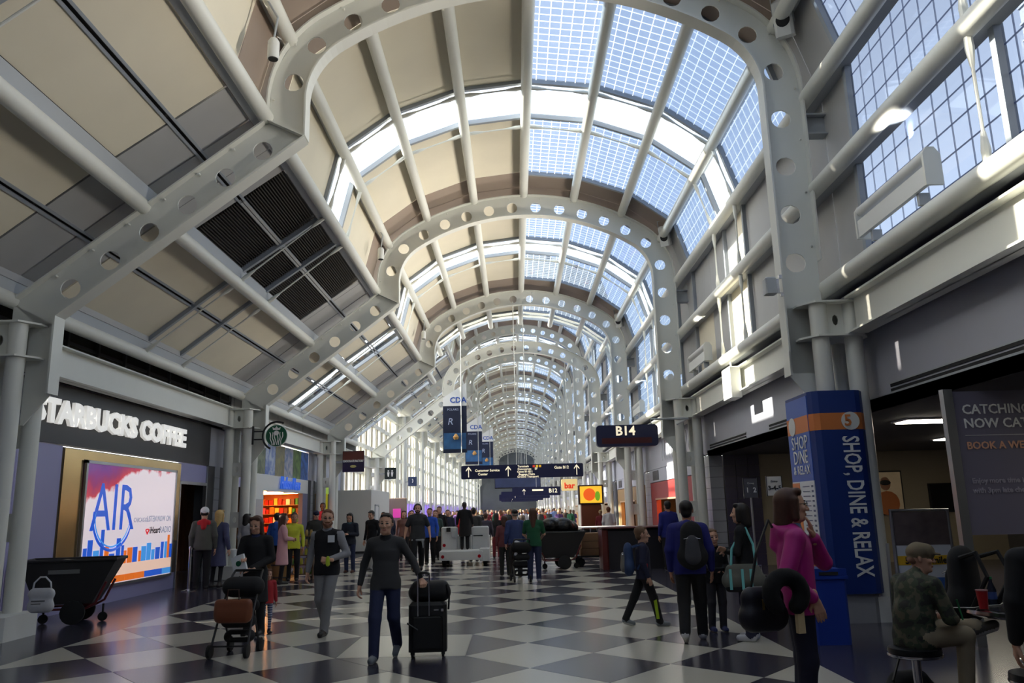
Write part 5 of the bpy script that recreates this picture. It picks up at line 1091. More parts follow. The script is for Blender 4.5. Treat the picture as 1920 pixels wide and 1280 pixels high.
lc = thing('luggage_cart', 'flat luggage cart with stacked boxes beside the tilt bin', 'cart', (2.45, 25.9, 0)); b = MB(); b.box(-.6, .6, -.4, .4, .26, .32); b.build('deck', P('black_steel', (30, 30, 32), .5), lc)
for x in (-.45, .45):
    for y in (-.32, .32): b = MB(); wheel(b, (x, y, .13), .13, .06, 'y'); b.build('wheel', RUBBER, lc)
b = MB(); b.tube([(-.58, -.36, .3), (-.58, -.36, 1.1), (-.58, .36, 1.1), (-.58, .36, .3)], .02, 8); b.build('push_bar', P('black_steel', (30, 30, 32), .5), lc)
for k, (z, h_) in enumerate(((.32, .22), (.55, .2), (.76, .24))):
    t = thing('cardboard_box', ['brown cardboard box at the bottom of luggage cart stack', 'brown cardboard box in the middle of luggage cart stack', 'brown cardboard box on top of luggage cart stack'][k], 'box', (2.48+.02*k, 25.9, z+.001), .03*k); b = MB(); b.bbox(-.48, .48, -.34, .34, 0, h_, .01); b.build('carton', P('cardboard', (140, 104, 74), .8, noise=(3, .08)), t); b = MB(); b.box(-.482, .482, -.03, .03, h_*.5, h_+.001); b.build('tape', P('packing_tape', (170, 136, 90), .4), t)
# electric cart with its standing platform
ec = thing('service_cart', 'white electric service cart seen from behind with red lamps', 'cart', (-1.72, 26.9, 0)); WC = P('cart_white', (206, 208, 208), .45, noise=(2, .06))
b = MB(); b.bbox(-.80, .80, .15, 1.9, .34, .52, .03); b.build('chassis', WC, ec); b = MB(); b.bbox(-.82, .62, -.05, .18, .20, .50, .03); b.build('bumper', WC, ec); b = MB(); b.bbox(-.80, -.25, .55, .85, .5, 1.26, .04); b.build('back_panel', WC, ec); b = MB(); b.bbox(.22, .80, .55, .85, .5, 1.26, .04); b.build('back_panel', WC, ec); b = MB(); b.bbox(-.8, .8, .85, 1.9, .5, .95, .04); b.build('body', WC, ec); b = MB(); b.bbox(.5, .82, -.02, 1.2, .16, .56, .03); b.build('fender', WC, ec)
for x, z in ((-.70, .32), (.50, .32), (-.70, .66)):
    b = MB(); b.lathe([(.055, -.075 if z < .5 else .53), (.05, -.05 if z < .5 else .56)], (x, 0, z), 16, axis='y'); b.build('tail_lamp', P('red_lens', (170, 20, 30), .2), ec)
for x in (-.68, .68):
    for y in (.3, 1.6): b = MB(); wheel(b, (x, y, .2), .2, .14, 'x'); b.build('wheel', RUBBER, ec)
for x in (-.22, .2): b = MB(); b.tube([(x, .5, .5), (x, .5, .95)], .02, 8); b.build('grab_post', WHITEP, ec)
b = MB(); b.bbox(-.62, -.48, .48, .56, 1.1, 1.24, .01); b.build('control_box', BLACK, ec); b = MB(); b.bbox(-.45, -.32, .48, .56, .92, 1.12, .01); b.build('key_panel', P('pale_panel', (190, 192, 194), .4), ec); b = MB(); b.box(.28, .6, .53, .56, .94, .97); b.build('slot', DARK, ec)
# barrels and rack in front of the news shop
for k, (px, py, lab) in enumerate(((497, 1085, 'wooden display barrel left of the other, near news shop'), (527, 1090, 'wooden display barrel with flat lid, beside gift rack'))):
    p = G(px, py); t = thing('barrel', lab, 'barrel', p, 0, 'display barrels'); b = MB(); b.lathe([(.20, 0), (.24, .2), (.27, .42), (.29, .56)], n=20); b.build('staves', P('barrel_wood', (150, 112, 68), .6, noise=(5, .15)), t, True); b = MB()
    for z, r in ((.12, .232), (.45, .282)): b.lathe([(r, z-.02), (r+.006, z), (r, z+.02)], n=20)
    b.build('hoops', P('dark_hoop', (60, 50, 44), .4), t); b = MB(); b.lathe([(.30, .56), (.30, .59), (.02, .60)], n=20); b.build('lid', P('barrel_lid', (120, 90, 60), .6), t)
rk = thing('gift_rack', 'stepped gift rack of drinks and packets near news shop', 'display rack', G(562, 1085)); b = MB(); b.box(-.42, -.39, -.22, .22, 0, 1.2); b.box(.39, .42, -.22, .22, 0, 1.2); b.build('side', P('rack_wood', (96, 70, 48), .6), rk)
for k, z in enumerate((.12, .38, .64, .90, 1.16)): b = MB(); b.box(-.4, .4, -.22, .22, z, z+.025); b.build('shelf', P('rack_wood', (96, 70, 48), .6), rk)
random.seed(5)
rows = ['bottom', 'second', 'third', 'fourth', 'top']; cn = {0: 'green', 1: 'tan', 2: 'silver', 3: 'yellow'}
gm = [P('rack_green', (90, 140, 50), .4), P('rack_tan', (170, 140, 80), .5), CHROME, P('rack_yellow', (190, 190, 70), .4)]
for k, z in enumerate((.145, .405, .665, .925, 1.185)):
    for i in range(6):
        c = random.randrange(4); b = MB(); b.lathe([(.04, 0), (.045, .01), (.045, .12), (.03, .15), (.03, .17)], n=10); o = b.build('jar', gm[c], None, True); o.location = G(562, 1085)+Vector((-.32+i*.128, -.12, z+.001)); tag(o, 'small %s jar on the %s shelf of gift rack, %s from left' % (cn[c], rows[k], ORDW[i+1]), 'jar', 'jars on the gift rack')
# ------------------------------------------------------------------ people
def spot(fx, fy, tx, ty):
    p = G(fx, fy); return p, AY(tx, ty, p.y).z
PI = math.pi
C = cloth
HB = P('dark_hair', (28, 22, 20), .55, noise=(30, .25)); HBR = P('chestnut_hair', (74, 44, 30), .55, noise=(30, .25)); HBL = P('blonde_hair', (196, 164, 104), .55, noise=(30, .2)); HAU = P('auburn_hair', (110, 66, 40), .6, noise=(30, .2))
JEAN = C('blue_denim', (38, 46, 78)); BLK = C('black_cloth', (22, 22, 25)); GRY = C('mid_grey_cloth', (128, 128, 132)); DGR = C('charcoal_knit', (56, 56, 58)); NVY = C('navy_cloth', (34, 38, 58)); KHA = C('khaki_cloth', (150, 138, 114))
WSH = P('grey_running_shoe', (120, 126, 132), .6); BSH = P('black_leather_shoe', (22, 20, 20), .4); WWS = P('white_trainer', (196, 196, 204), .5)
WALK = dict(kA=(-.10, -.15, .50), aA=(-.10, -.20, .085), kB=(.10, .02, .50), aB=(.10, .26, .16), tB=(.10, .13, .05))
WALK2 = dict(kB=(.10, -.15, .50), aB=(.10, -.20, .085), kA=(-.10, .02, .50), aA=(-.10, .26, .16), tA=(-.10, .13, .05))
# man with suitcase
p, h = spot(722, 1236, 730, 964)
figure('person', 'man in charcoal sweater and jeans walking forward with a suitcase', p, -.05, h, dict(top=DGR, pants=JEAN, shoes=WSH, hair=P('dark_brown_hair', (40, 30, 26), .6), shirt=BLK),
       dict(WALK, eA=(-.29, .06, 1.14), wA=(-.33, .02, .91), eB=(.33, .08, 1.17), wB=(.43, .03, .98)), handsA=dict(curl=1.0), handsB=dict(d=(.25, -.5, -.5), up=(0, -.3, 1), curl=1.1, grip=True), h=.010, hh=.0045)
q = G(803, 1230); su = thing('suitcase', 'tall black wheeled suitcase with silver telescopic handle', 'suitcase', q, .04); SB_ = C('black_luggage', (15, 15, 17), .6, (12, .2), .15)
b = MB(); b.bbox(-.235, .235, -.15, .15, .07, .66, .04); b.build('case', SB_, su); b = MB(); b.bbox(-.19, .19, -.175, -.15, .12, .50, .02); b.build('front_pocket', SB_, su)
for x in (-.19, .19):
    for y in (-.11, .11): b = MB(); wheel(b, (x, y, .035), .035, .03, 'x'); b.box(x-.02, x+.02, y-.02, y+.02, .04, .075); b.build('wheel', RUBBER, su)
for x in (-.115, .025): b = MB(); b.tube([(x, -.17, .50), (x, -.17, 1.0)], .011, 8); hr_ = b.build('handle_rod', CHROME, su, True)
b = MB(); b.tube([(-.12, -.17, 1.0), (-.08, -.17, 1.02), (-.01, -.17, 1.02), (.03, -.17, 1.0)], .017, 8); b.build('grip', BLACK, hr_); b = MB(); b.tube([(-.25, -.16, .42), (-.12, -.19, .34)], .012, 6); b.build('strap', BLACK, su); b = MB(); b.box(.08, .14, -.156, -.15, .56, .575); b.box(.17, .2, -.156, -.15, .55, .58); b.build('badge', CHROME, su)
tb = thing('cabin_bag', 'soft black bag riding on top of the suitcase', 'bag', q+Vector((.02, .0, .665)), .04); f = Field(); f.cone((-.16, 0, .10), (.16, 0, .10), .11, .11, 0, 1, .03); f.cone((-.15, 0, .17), (.16, 0, .17), .08, .08, 0, 1.2, .03); soft('bag', f, SB_, tb, .013); b = MB(); b.tube([(.22, -.09, .2), (.25, -.1, .05), (.24, -.1, -.1)], .012, 6); b.build('loose_strap', BLACK, tb)
# man with vest
p, h = spot(610, 1190, 606, 957)
vm = figure('person', 'bearded man in black vest and grey trousers holding a snack', p, -.12, h, dict(top=C('black_quilted_vest', (20, 20, 26)), accent=C('grey_sleeve', (140, 140, 146)), pants=GRY, shoes=BSH, sole=BSH, hair=HAU, shirt=C('grey_sleeve', (140, 140, 146))),
       dict(kA=(-.07, -.06, .50), aA=(-.04, .10, .16), tA=(-.04, -.04, .05), kB=(.06, -.12, .50), aB=(.02, -.12, .085), eA=(-.27, .06, 1.13), wA=(-.29, .01, .90), eB=(.29, .03, 1.13), wB=(.13, -.22, 1.07)), top='vest', hair='short', beard=True, yaw=.35, handsA=dict(curl=.8), handsB=dict(d=(-1, -.2, .1), up=(0, -1, .2), curl=1.2, grip=True))
def child_of(o, name, mb, mat, smooth=False): return mb.build(name, mat, o, smooth)
b = MB(); s_ = vm['scale_used']; b.box(.06*s_, .16*s_, -.158*s_, -.150*s_, 1.30*s_, 1.40*s_); child_of(vm, 'name_badge', b, P('white_badge', (214, 220, 230), .5))
def glasses(o, rz, hd=(0, -.02, 1.635), k=1.):
    s_ = o['scale_used']; R = Matrix.Rotation(rz, 3, 'Z'); W = lambda x, y, z: tuple((Vector(hd)+R @ Vector((x*k, y*k, z*k)))*s_); b = MB()
    for sx in (-1, 1):
        b.tube([W(sx*.033+.022*math.cos(a), -.102, .010+.016*math.sin(a)) for a in np.linspace(0, 2*PI, 13)[:-1]], .0022, 5, closed=True); b.tube([W(sx*.055, -.100, .014), W(sx*.080, -.02, .012), W(sx*.082, .02, .0)], .0022, 5)
    b.tube([W(-.011, -.104, .012), W(.011, -.104, .012)], .0022, 5); b.build('glasses', BLACK, o)
glasses(vm, .35)
o = soft('snack_pouch', Field().cone((0, 0, -.04), (0, 0, .05), .035, .03, 0, .5, .01), P('yellow_green_pouch', (176, 196, 50), .4)); o.location = p+Vector((.08, -.30, 1.08)); tag(o, 'yellow green snack pouch held by the man in vest', 'snack')
# woman with stroller, girl behind
p, h = spot(474, 1192, 478, 968)
wf = figure('person', 'woman in black coat pushing a stroller, holding white bag', p, -.05, h, dict(top=BLK, pants=BLK, shoes=BSH, hair=HBR, shirt=C('dark_blue_shirt', (40, 50, 90))), dict(eA=(-.24, -.06, 1.14), wA=(-.10, -.26, 1.14), eB=(.24, .02, 1.12), wB=(.06, -.30, 1.0), head=(0, -.05, 1.625)), top='coat', hair='long', yaw=-.1, tilt=.28, slim=.92, handsA=dict(d=(.4, -1, .1), up=(0, .2, 1), curl=.9), handsB=dict(d=(-1, -.3, 0), up=(0, -.3, 1), curl=.9))
pg = thing('paper_bag', 'white paper bag with round green mark in the woman hand', 'bag', p+Vector((-.13, -.37, 1.03)), -.1); b = MB(); b.obox((0, 0, .05), (.20, .05, .24), (Vector((.96, 0, .28)), (0, 1, 0), Vector((-.28, 0, .96)))); b.build('bag', P('white_paper', (226, 228, 230), .7, noise=(8, .05)), pg); b = MB(); b.lathe([(.04, -.031), (.04, -.026)], (.0, 0, .05), 20, axis='y'); b.build('green_mark', GREENS, pg); b = MB(); b.lathe([(.035, 0), (.042, .10), (.045, .11), (.03, .125)], (-.09, .0, .14), 14); b.build('cup_lid', WHITEP, pg)
sr = thing('stroller', 'black folding stroller pushed by the woman in black', 'stroller', G(445, 1226), -.04); SBK = P('stroller_frame', (22, 22, 24), .4)
for s_ in (-1, 1):
    b = MB(); b.tube([(s_*.24, -.30, .10), (s_*.22, -.12, .48), (s_*.20, .22, .98), (s_*.19, .30, 1.04)], .015, 8); b.build('side_tube', SBK, sr, True); b = MB(); b.tube([(s_*.20, .22, .10), (s_*.21, -.02, .55)], .014, 8); b.build('rear_tube', SBK, sr)
    b = MB(); wheel(b, (s_*.24, -.32, .085), .085, .05, 'x'); b.build('wheel', RUBBER, sr, True); b = MB(); wheel(b, (s_*.20, .26, .085), .085, .05, 'x'); b.build('wheel', RUBBER, sr, True)
b = MB(); b.tube([(-.24, -.28, .14), (.24, -.28, .14)], .012, 8); b.tube([(-.19, .30, 1.04), (.19, .30, 1.04)], .018, 8); b.build('cross_tube', SBK, sr); f = Field(); f.cone((-.14, 0, .42), (.14, 0, .42), .09, .09, 0, 1.4, .03); f.cone((-.14, .14, .60), (.14, .14, .60), .08, .08, 0, .8, .03); f.cone((-.15, .12, .84), (.15, .12, .84), .13, .13, 0, 1.2, .05); soft('seat_and_canopy', f, BLK, sr, .016); f = Field(); f.cone((-.12, .05, .22), (.12, .05, .22), .08, .08, 0, 1.6, .03); soft('basket', f, C('black_mesh', (28, 28, 30)), sr, .016)
lt = thing('leather_tote', 'brown leather tote bag hung on front of stroller', 'bag', G(448, 1226)+Vector((0, -.30, .44)), -.04); f = Field(); f.cone((-.17, 0, .06), (.17, 0, .06), .075, .075, 0, .8, .05); f.cone((-.18, 0, .14), (.18, 0, .14), .07, .07, 0, .8, .05); f.cone((-.19, 0, .23), (.19, 0, .23), .055, .055, 0, .8, .05); soft('bag', f, P('tan_leather', (122, 66, 40), .45, noise=(6, .12), bump=.2), lt, .012); b = MB(); b.tube([(-.08, -.02, .27), (-.07, -.02, .40), (.07, -.02, .40), (.08, -.02, .27)], .009, 6); b.build('handle', P('dark_leather', (60, 34, 24), .5), lt)
p, h = spot(498, 1188, 490, 1066)
STR = nodes_mat('striped_leggings'); _m, _n, _l = STR; wv = _n.new('ShaderNodeTexWave'); wv.bands_direction = 'Z'; wv.inputs['Scale'].default_value = 9; tcx = _n.new('ShaderNodeTexCoord'); _l.new(tcx.outputs['Object'], wv.inputs['Vector']); crx = _n.new('ShaderNodeValToRGB'); crx.color_ramp.elements[0].position = .45; crx.color_ramp.elements[1].position = .55; crx.color_ramp.elements[0].color = (*lin((50, 64, 110)), 1); crx.color_ramp.elements[1].color = (*lin((170, 176, 196)), 1); _l.new(wv.outputs['Fac'], crx.inputs[0]); _l.new(crx.outputs[0], _n['Principled BSDF'].inputs['Base Color'])
figure('person', 'small girl in red jacket and striped leggings beside the stroller', p, .6, h, dict(top=C('red_jacket', (176, 44, 52)), pants=STR[0], shoes=BSH, hair=HAU), top='jacket', hair='long', child=True, slim=1.0, bottom='slim', h=.014, hh=.007)
# coffee queue
p, h = spot(405, 1102, 403, 957)
figure('person', 'blonde woman in long blue grey coat waiting by coffee shop', p, PI-.3, h, dict(top=C('blue_grey_coat', (74, 78, 110)), pants=BLK, shoes=BSH, hair=HBL), top='coat', hair='long', slim=.95, bottom='slim', h=.013, hh=.007)
p, h = spot(376, 1105, 373, 952)
figure('person', 'man in white cap and grey jacket with red hood, queueing', p, PI+.3, h, dict(top=C('olive_grey_jacket', (84, 84, 78)), accent=P('white_cap', (220, 220, 224), .7), pants=BLK, hair=HB, shirt=C('red_hood', (180, 26, 34))), top='jacket', hood=True, hoodm=8, cap=True, h=.013, hh=.007)
p, h = spot(458, 1085, 456, 964)
figure('person', 'dark haired person in white top behind second left column', p, PI-.4, h, dict(top=C('white_top', (190, 190, 194)), pants=BLK, hair=HB), hair='bob', slim=.9, h=.014, hh=.008)
p, h = spot(527, 1096, 535, 963)
pcg = figure('person', 'young woman in pale pink coat with long brown hair', p, PI*.62, h, dict(top=C('pale_pink_coat', (206, 160, 164)), pants=BLK, shoes=BSH, hair=HBR), dict(eA=(-.24, -.06, 1.14), wA=(-.08, -.22, 1.12), eB=(.24, -.06, 1.14), wB=(.08, -.22, 1.12)), top='coat', hair='long', slim=.9, h=.013, hh=.007, bottom='slim')
def backpack(p, rz, label, m1, m2, s_=1., acc=None):
    t = thing('backpack', label, 'backpack', p, rz); f = Field(); f.cone((0, 0, -.15*s_), (0, 0, .12*s_), .14*s_, .12*s_, 0, .62, .03); f.cone((-.06*s_, 0, -.14*s_), (.06*s_, 0, -.14*s_), .11*s_, .11*s_, 0, .7, .03); soft('body', f, m1, t, .013)
    f = Field(); f.cone((0, .09*s_, -.14*s_), (0, .085*s_, .02*s_), .09*s_, .07*s_, 0, .5, .02); soft('front_pocket', f, m2, t, .012)
    for x in (-.09, .09): b = MB(); b.tube([(x*s_, -.06*s_, .16*s_), (x*s_*1.2, -.20*s_, .20*s_), (x*s_*1.3, -.27*s_, .05*s_), (x*s_*1.3, -.12*s_, -.18*s_)], .016*s_, 6); b.build('strap', m1, t)
    b = MB(); b.tube([(-.09*s_, .095*s_, .05*s_), (0, .10*s_, .07*s_), (.09*s_, .095*s_, .05*s_)], .006, 6); b.build('zip', acc or CHROME, t); return t
p2, h2 = spot(548, 1090, 554, 962)
figure('person', 'woman in yellow shirt with dark bun behind the gift rack', p2, .3, h2, dict(top=C('yellow_shirt', (200, 206, 60)), pants=BLK, hair=HB, skin=SKIN2), hair='bun', slim=.9, h=.015, hh=.008)
p2, h2 = spot(516, 1078, 520, 962)
figure('person', 'person in bright blue hooded coat at the news shop', p2, PI-.2, h2, dict(top=C('bright_blue_coat', (40, 80, 160)), pants=BLK, hair=HB), top='hoodie', h=.015, hh=.008)
p2, h2 = spot(590, 1072, 588, 958)
figure('person', 'man in dark cap and jacket behind the bearded man', p2, .4, h2, dict(top=C('dark_olive_jacket', (50, 50, 46)), pants=BLK, accent=P('navy_cap', (26, 30, 60), .7), hair=HB), top='jacket', cap=True, h=.015, hh=.008)
p2, h2 = spot(603, 1046, 603, 943)
figure('person', 'person in crimson jacket standing far by the third column', p2, .2, h2, dict(top=C('crimson_jacket', (190, 40, 66)), pants=BLK, hair=HB, skin=SKIN3), top='hoodie', h=.016, hh=.009)
p, h = spot(655, 1074, 650, 962)
pw = figure('person', 'woman with long dark hair looking down at her phone', p, -.1, h, dict(top=C('dark_navy_jacket', (30, 34, 48)), pants=JEAN, shoes=C('brown_boot', (80, 50, 40)), hair=HB, shirt=C('teal_scarf', (60, 96, 110))), dict(eA=(-.23, -.02, 1.12), wA=(-.07, -.24, 1.13), eB=(.23, -.02, 1.12), wB=(.06, -.24, 1.14), head=(0, -.05, 1.62)), top='jacket', hair='long', tilt=.35, slim=.92, h=.013, hh=.007, handsA=dict(d=(.6, -.8, .2), up=(0, .1, 1)), handsB=dict(d=(-.6, -.8, .2), up=(0, .1, 1)))
o = MB().bbox(-.035, .035, -.006, .006, -.07, .07, .004).build('phone', BLACK); o.location = p+Vector((0, -.33, 1.19)); o.rotation_euler = (-.6, 0, 0); tag(o, 'dark phone held by the woman in navy jacket', 'phone')
p, h = spot(697, 1068, 700, 957)
figure('person', 'man in black sweater and pale trousers walking behind suitcase man', p, -.5, h, dict(top=BLK, pants=C('pale_grey_trousers', (170, 168, 160)), shoes=BSH, hair=HB), dict(WALK2, head=(0, -.06, 1.62)), tilt=.3, h=.013, hh=.007)
p, h = spot(783, 1070, 791, 945)
hm = figure('person', 'bearded man in dark tee wearing headphones, walking', p, .12, h, dict(top=C('charcoal_tee', (48, 50, 54)), pants=BLK, shoes=BSH, sole=BSH, hair=HB), dict(WALK, eA=(-.30, .04, 1.15), wA=(-.34, -.02, .93), eB=(.30, .04, 1.15), wB=(.33, -.04, .94)), top='tee', beard=True, headphones=True, slim=1.12, h=.012, hh=.006)
f = Field(); f.cone((-.15, -.13, .93), (.15, -.13, .93), .035, .035, 0, 1, .02); f.cone((-.18, 0, .95), (-.16, -.13, .92), .04, .035, 0, 1, .02); f.cone((.18, 0, .95), (.16, -.13, .92), .04, .035, 0, 1, .02); f.cone((.15, -.14, .92), (.17, -.14, .70), .035, .02, 0, 1, .02); o = soft('tied_jacket', f, C('light_grey_jersey', (150, 152, 156)), hm, .014)
mid = [((757, 1050), (757, 958), 'woman with long brown hair behind the man with headphones', dict(top=C('rust_top', (120, 84, 76)), pants=BLK, hair=HBR), dict(hair='long'), .1),
       ((772, 1048), (772, 957), 'man in brown shirt close behind the man with headphones', dict(top=C('brown_shirt', (70, 58, 50)), pants=BLK, hair=HB), {}, 0),
       ((806, 1058), (803, 953), 'man in royal blue shirt right of the man with headphones', dict(top=C('royal_blue_shirt', (40, 84, 190)), pants=BLK, hair=HB), {}, -.1),
       ((817, 1050), (815, 957), 'woman in grey green jacket with long light brown hair', dict(top=C('grey_green_jacket', (70, 90, 84)), pants=BLK, hair=HAU), dict(hair='long'), 0),
       ((824, 1046), (822, 950), 'tall man in black jacket beside the service cart', dict(top=BLK, pants=BLK, hair=HBR), dict(top='jacket'), 0),
       ((840, 1044), (838, 956), 'man in dark blue jacket left of the cart driver', dict(top=NVY, pants=BLK, hair=HB), dict(top='jacket'), .1),
       ((873, 1046), (876, 955), 'person in bright red shirt beyond the service cart', dict(top=C('bright_red_shirt', (190, 24, 36)), pants=BLK, hair=HB), {}, PI),
       ((889, 1052), (887, 952), 'man in charcoal jacket walking away beyond the cart', dict(top=C('charcoal_jacket', (50, 50, 50)), pants=KHA, hair=HB), dict(top='jacket'), PI),
       ((912, 1050), (913, 962), 'person in cream trousers beside the cart', dict(top=C('patterned_dark_top', (70, 66, 80)), pants=C('cream_trousers', (206, 190, 160)), hair=HBR), {}, PI),
       ((932, 1046), (930, 962), 'woman in dark top and maroon skirt, mid concourse', dict(top=BLK, pants=C('maroon_trousers', (110, 24, 34)), hair=HB), dict(hair='long'), PI)]
for (fx, fy), (tx, ty), lab, sl_, kw, rz in mid:
    p, h = spot(fx, fy, tx, ty); figure('person', lab, p, rz, h, sl_, h=.016, hh=.009, **kw)
figure('person', 'cart driver in black standing on the white service cart', (-1.72, 27.3, .52), PI, AY(860, 942, 27.3).z-.52, dict(top=BLK, pants=BLK, shoes=BSH, sole=BSH, hair=HB, skin=SKIN3), dict(eA=(-.27, -.04, 1.14), wA=(-.30, -.18, .96), eB=(.27, -.04, 1.14), wB=(.30, -.18, .96)), top='coat', hair='tail', h=.013, hh=.008)
grp = [((948, 1079), (945, 967), 'woman in dusty red sweater walking away with cane', dict(top=C('dusty_red_sweater', (112, 62, 66)), pants=C('dark_green_trousers', (42, 46, 44)), hair=HBR), dict(hair='bob'), PI),
       ((968, 1082), (972, 955), 'man in blue jacket and dark cap walking away', dict(top=C('slate_blue_jacket', (52, 66, 112)), pants=BLK, accent=BLACK, hair=P('grey_hair', (120, 116, 112), .6)), dict(top='jacket', cap=True), PI+.2),
       ((1003, 1090), (1003, 953), 'woman in green shirt with long brown hair pushing a stroller', dict(top=C('bottle_green_shirt', (26, 84, 56)), pants=JEAN, shoes=WWS, hair=HBR), dict(top='tee', hair='long', pose=dict(eA=(-.25, -.10, 1.13), wA=(-.16, -.30, 1.02), eB=(.25, -.1, 1.13), wB=(.18, -.3, 1.02))), PI-.1)]
for (fx, fy), (tx, ty), lab, sl_, kw, rz in grp:
    p, h = spot(fx, fy, tx, ty); figure('person', lab, p, rz, h, sl_, h=.013, hh=.008, **kw)
cn_ = MB().tube([(0, 0, 0), (0, 0, .85), (0, -.06, .90), (0, -.12, .87)], .012, 8).build('walking_cane', BLACK); cn_.location = G(958, 1084); tag(cn_, 'thin dark walking cane beside the woman in red sweater', 'cane')
s2_ = copy_tree(sr, None, G(978, 1090), PI+.1, 'black stroller with white blanket pushed by the green shirted woman'); f = Field(); f.cone((-.1, -.05, .85), (.12, .1, .95), .07, .06, 0, 1, .04); f.cone((.1, .1, .93), (.15, .15, .65), .05, .04, 0, 1, .03); soft('blanket', f, C('white_blanket', (200, 200, 206)), s2_, .015)
# right-hand group
p, h = spot(1240, 1064, 1237, 940)
figure('person', 'man in royal blue shirt standing at the service counter', (4.35, 23.2, 0), PI+.2, AY(1237, 940, 23.2).z, dict(top=C('deep_blue_shirt', (34, 40, 120)), pants=BLK, hair=HB, skin=SKIN2), slim=1.1, h=.014, hh=.008)
p = G(1212, 1173); h = AY(1217, 985, p.y).z
boy = figure('person', 'boy in navy jacket walking right, lime stripe on trousers', p, PI*.5, h, dict(top=C('boy_navy_jacket', (34, 36, 62)), pants=C('black_track_trousers', (22, 22, 24)), shoes=WSH, hair=P('light_brown_hair', (110, 80, 54), .6)), dict(kB=(.09, .18, .50), aB=(.09, .36, .13), tB=(.09, .22, .04), kA=(-.09, -.15, .50), aA=(-.09, -.24, .085), eA=(-.24, .04, 1.14), wA=(-.25, -.04, .91)), top='jacket', child=True, h=.012, hh=.006)
s_ = boy['scale_used']; b = MB(); b.prism([(-.20, .14), (-.145, .14), (-.11, .46), (-.165, .48)], -.172, -.164, lambda a, c, h_: (h_*s_, a*s_-.02, c*s_)); b.build('lime_stripe', P('lime_stripe', (170, 200, 40), .6), boy); b = MB(); b.box(-.25*s_, -.22*s_, -.05*s_, -.02*s_, .86*s_, 1.12*s_); b.build('red_stripe', P('red_stripe', (170, 24, 40), .6), boy)
backpack(p+Vector((-.22, 0, h*.68)), PI*.5, 'grey and blue school backpack on the walking boy', C('blue_pack', (50, 70, 110)), C('grey_pack', (120, 116, 110)), .95)
p, h = spot(1303, 1202, 1290, 940)
figure('person', 'man in blue hooded jacket with black backpack, back turned', p, PI-.25, h, dict(top=C('royal_blue_hoodie', (30, 34, 110)), pants=BLK, shoes=WWS, hair=HB, skin=SKIN2), dict(WALK, eA=(-.26, .0, 1.14), wA=(-.27, -.08, .90)), top='hoodie', slim=1.08, h=.011, hh=.006)
backpack(p+Vector((.0, -.22, h*.70)), PI-.15, 'black backpack with grey panel worn by the hooded man', C('black_pack', (24, 24, 26)), C('grey_panel', (66, 66, 72)), 1.2)
p, h = spot(1348, 1183, 1348, 990)
figure('person', 'boy in black shirt facing camera holding a handheld device', p, .1, h, dict(top=BLK, pants=C('dark_grey_joggers', (52, 52, 58)), shoes=P('blue_trainer', (50, 60, 110), .6), hair=P('light_brown_hair', (110, 80, 54), .6)), dict(eA=(-.23, .0, 1.12), wA=(-.07, -.22, 1.08), eB=(.23, .0, 1.12), wB=(.07, -.22, 1.08)), child=True, top='sweater', h=.012, hh=.006, handsA=dict(d=(.7, -.6, 0), up=(0, -.2, 1)), handsB=dict(d=(-.7, -.6, 0), up=(0, -.2, 1)))
b = MB().bbox(-.08, .08, -.01, .01, -.035, .035, .004).build('game_device', BLACK); b.location = p+Vector((0, -.27, h*.60)); tag(b, 'handheld device in the hands of the black shirted boy', 'device')
p, h = spot(1408, 1200, 1396, 945)
figure('person', 'dark haired woman in black top carrying a grey teal duffel', p, PI*1.35, h, dict(top=BLK, pants=C('dark_blue_jeans', (34, 34, 60)), shoes=WWS, hair=HB), dict(eA=(-.24, -.04, 1.13), wA=(.02, -.22, 1.16), eB=(.24, -.04, 1.13), wB=(-.02, -.24, 1.13)), hair='bob', slim=.95, h=.011, hh=.006)
db = thing('duffel_bag', 'grey duffel bag with teal straps slung at her hip', 'bag', G(1398, 1198)+Vector((-.03, -.26, .84)), -.1); TEAL = P('teal_webbing', (120, 200, 200), .6)
f = Field(); f.cone((-.17, 0, -.06), (.17, 0, -.06), .12, .12, 0, .8, .03); f.cone((-.15, 0, .07), (.15, 0, .07), .08, .08, 0, .8, .04); soft('bag', f, C('grey_canvas', (104, 104, 96)), db, .013); f = Field(); f.cone((-.19, 0, -.15), (.19, 0, -.15), .06, .06, 0, 1.2, .02); soft('base', f, BLK, db, .013)
for a, c in ((-.17, -.20), (.02, -.08), (.04, .12)): b = MB(); b.obox(((a+c)/2, -.108, -.04), (.035, .008, .26), (Vector((1, 0, 0)), (0, 1, 0), Vector((0, 0, 1)))); b.build('strap', TEAL, db)
b = MB(); b.tube([(-.16, -.02, .10), (-.13, -.03, .35), (.02, -.02, .58), (.08, .06, .62), (.15, -.02, .40), (.17, -.02, .12)], .017, 6); b.build('shoulder_strap', TEAL, db, True)
# woman in magenta jacket, near right
pk_ = Vector((2.30, 6.8, 0)); wp = figure('person', 'woman in magenta jacket with hand at her mouth, nearest right', pk_, PI*.43, 1.87, dict(top=C('magenta_shell', (178, 30, 128), .55), pants=C('navy_trousers', (28, 28, 48)), shoes=BSH, hair=HBR, shirt=C('pale_blue_collar', (130, 160, 196))), dict(eA=(-.27, .10, 1.12), wA=(-.21, -.07, .97), eB=(.20, -.24, 1.19), wB=(.045, -.165, 1.375)), top='hoodie', hair='bob', yaw=.12, slim=.98, h=.010, hh=.0042, handsB=dict(d=(-.30, .22, 1), up=(0, -1, .2), curl=.35), handsA=dict(curl=.3, d=(.1, -.25, -1)))
glasses(wp, .12); s_ = wp['scale_used']; b = MB(); b.lathe([(.044, -.014), (.047, 0), (.044, .014)], (.045*s_, -.163*s_, 1.385*s_), 14); b.build('watch', BLACK, wp)
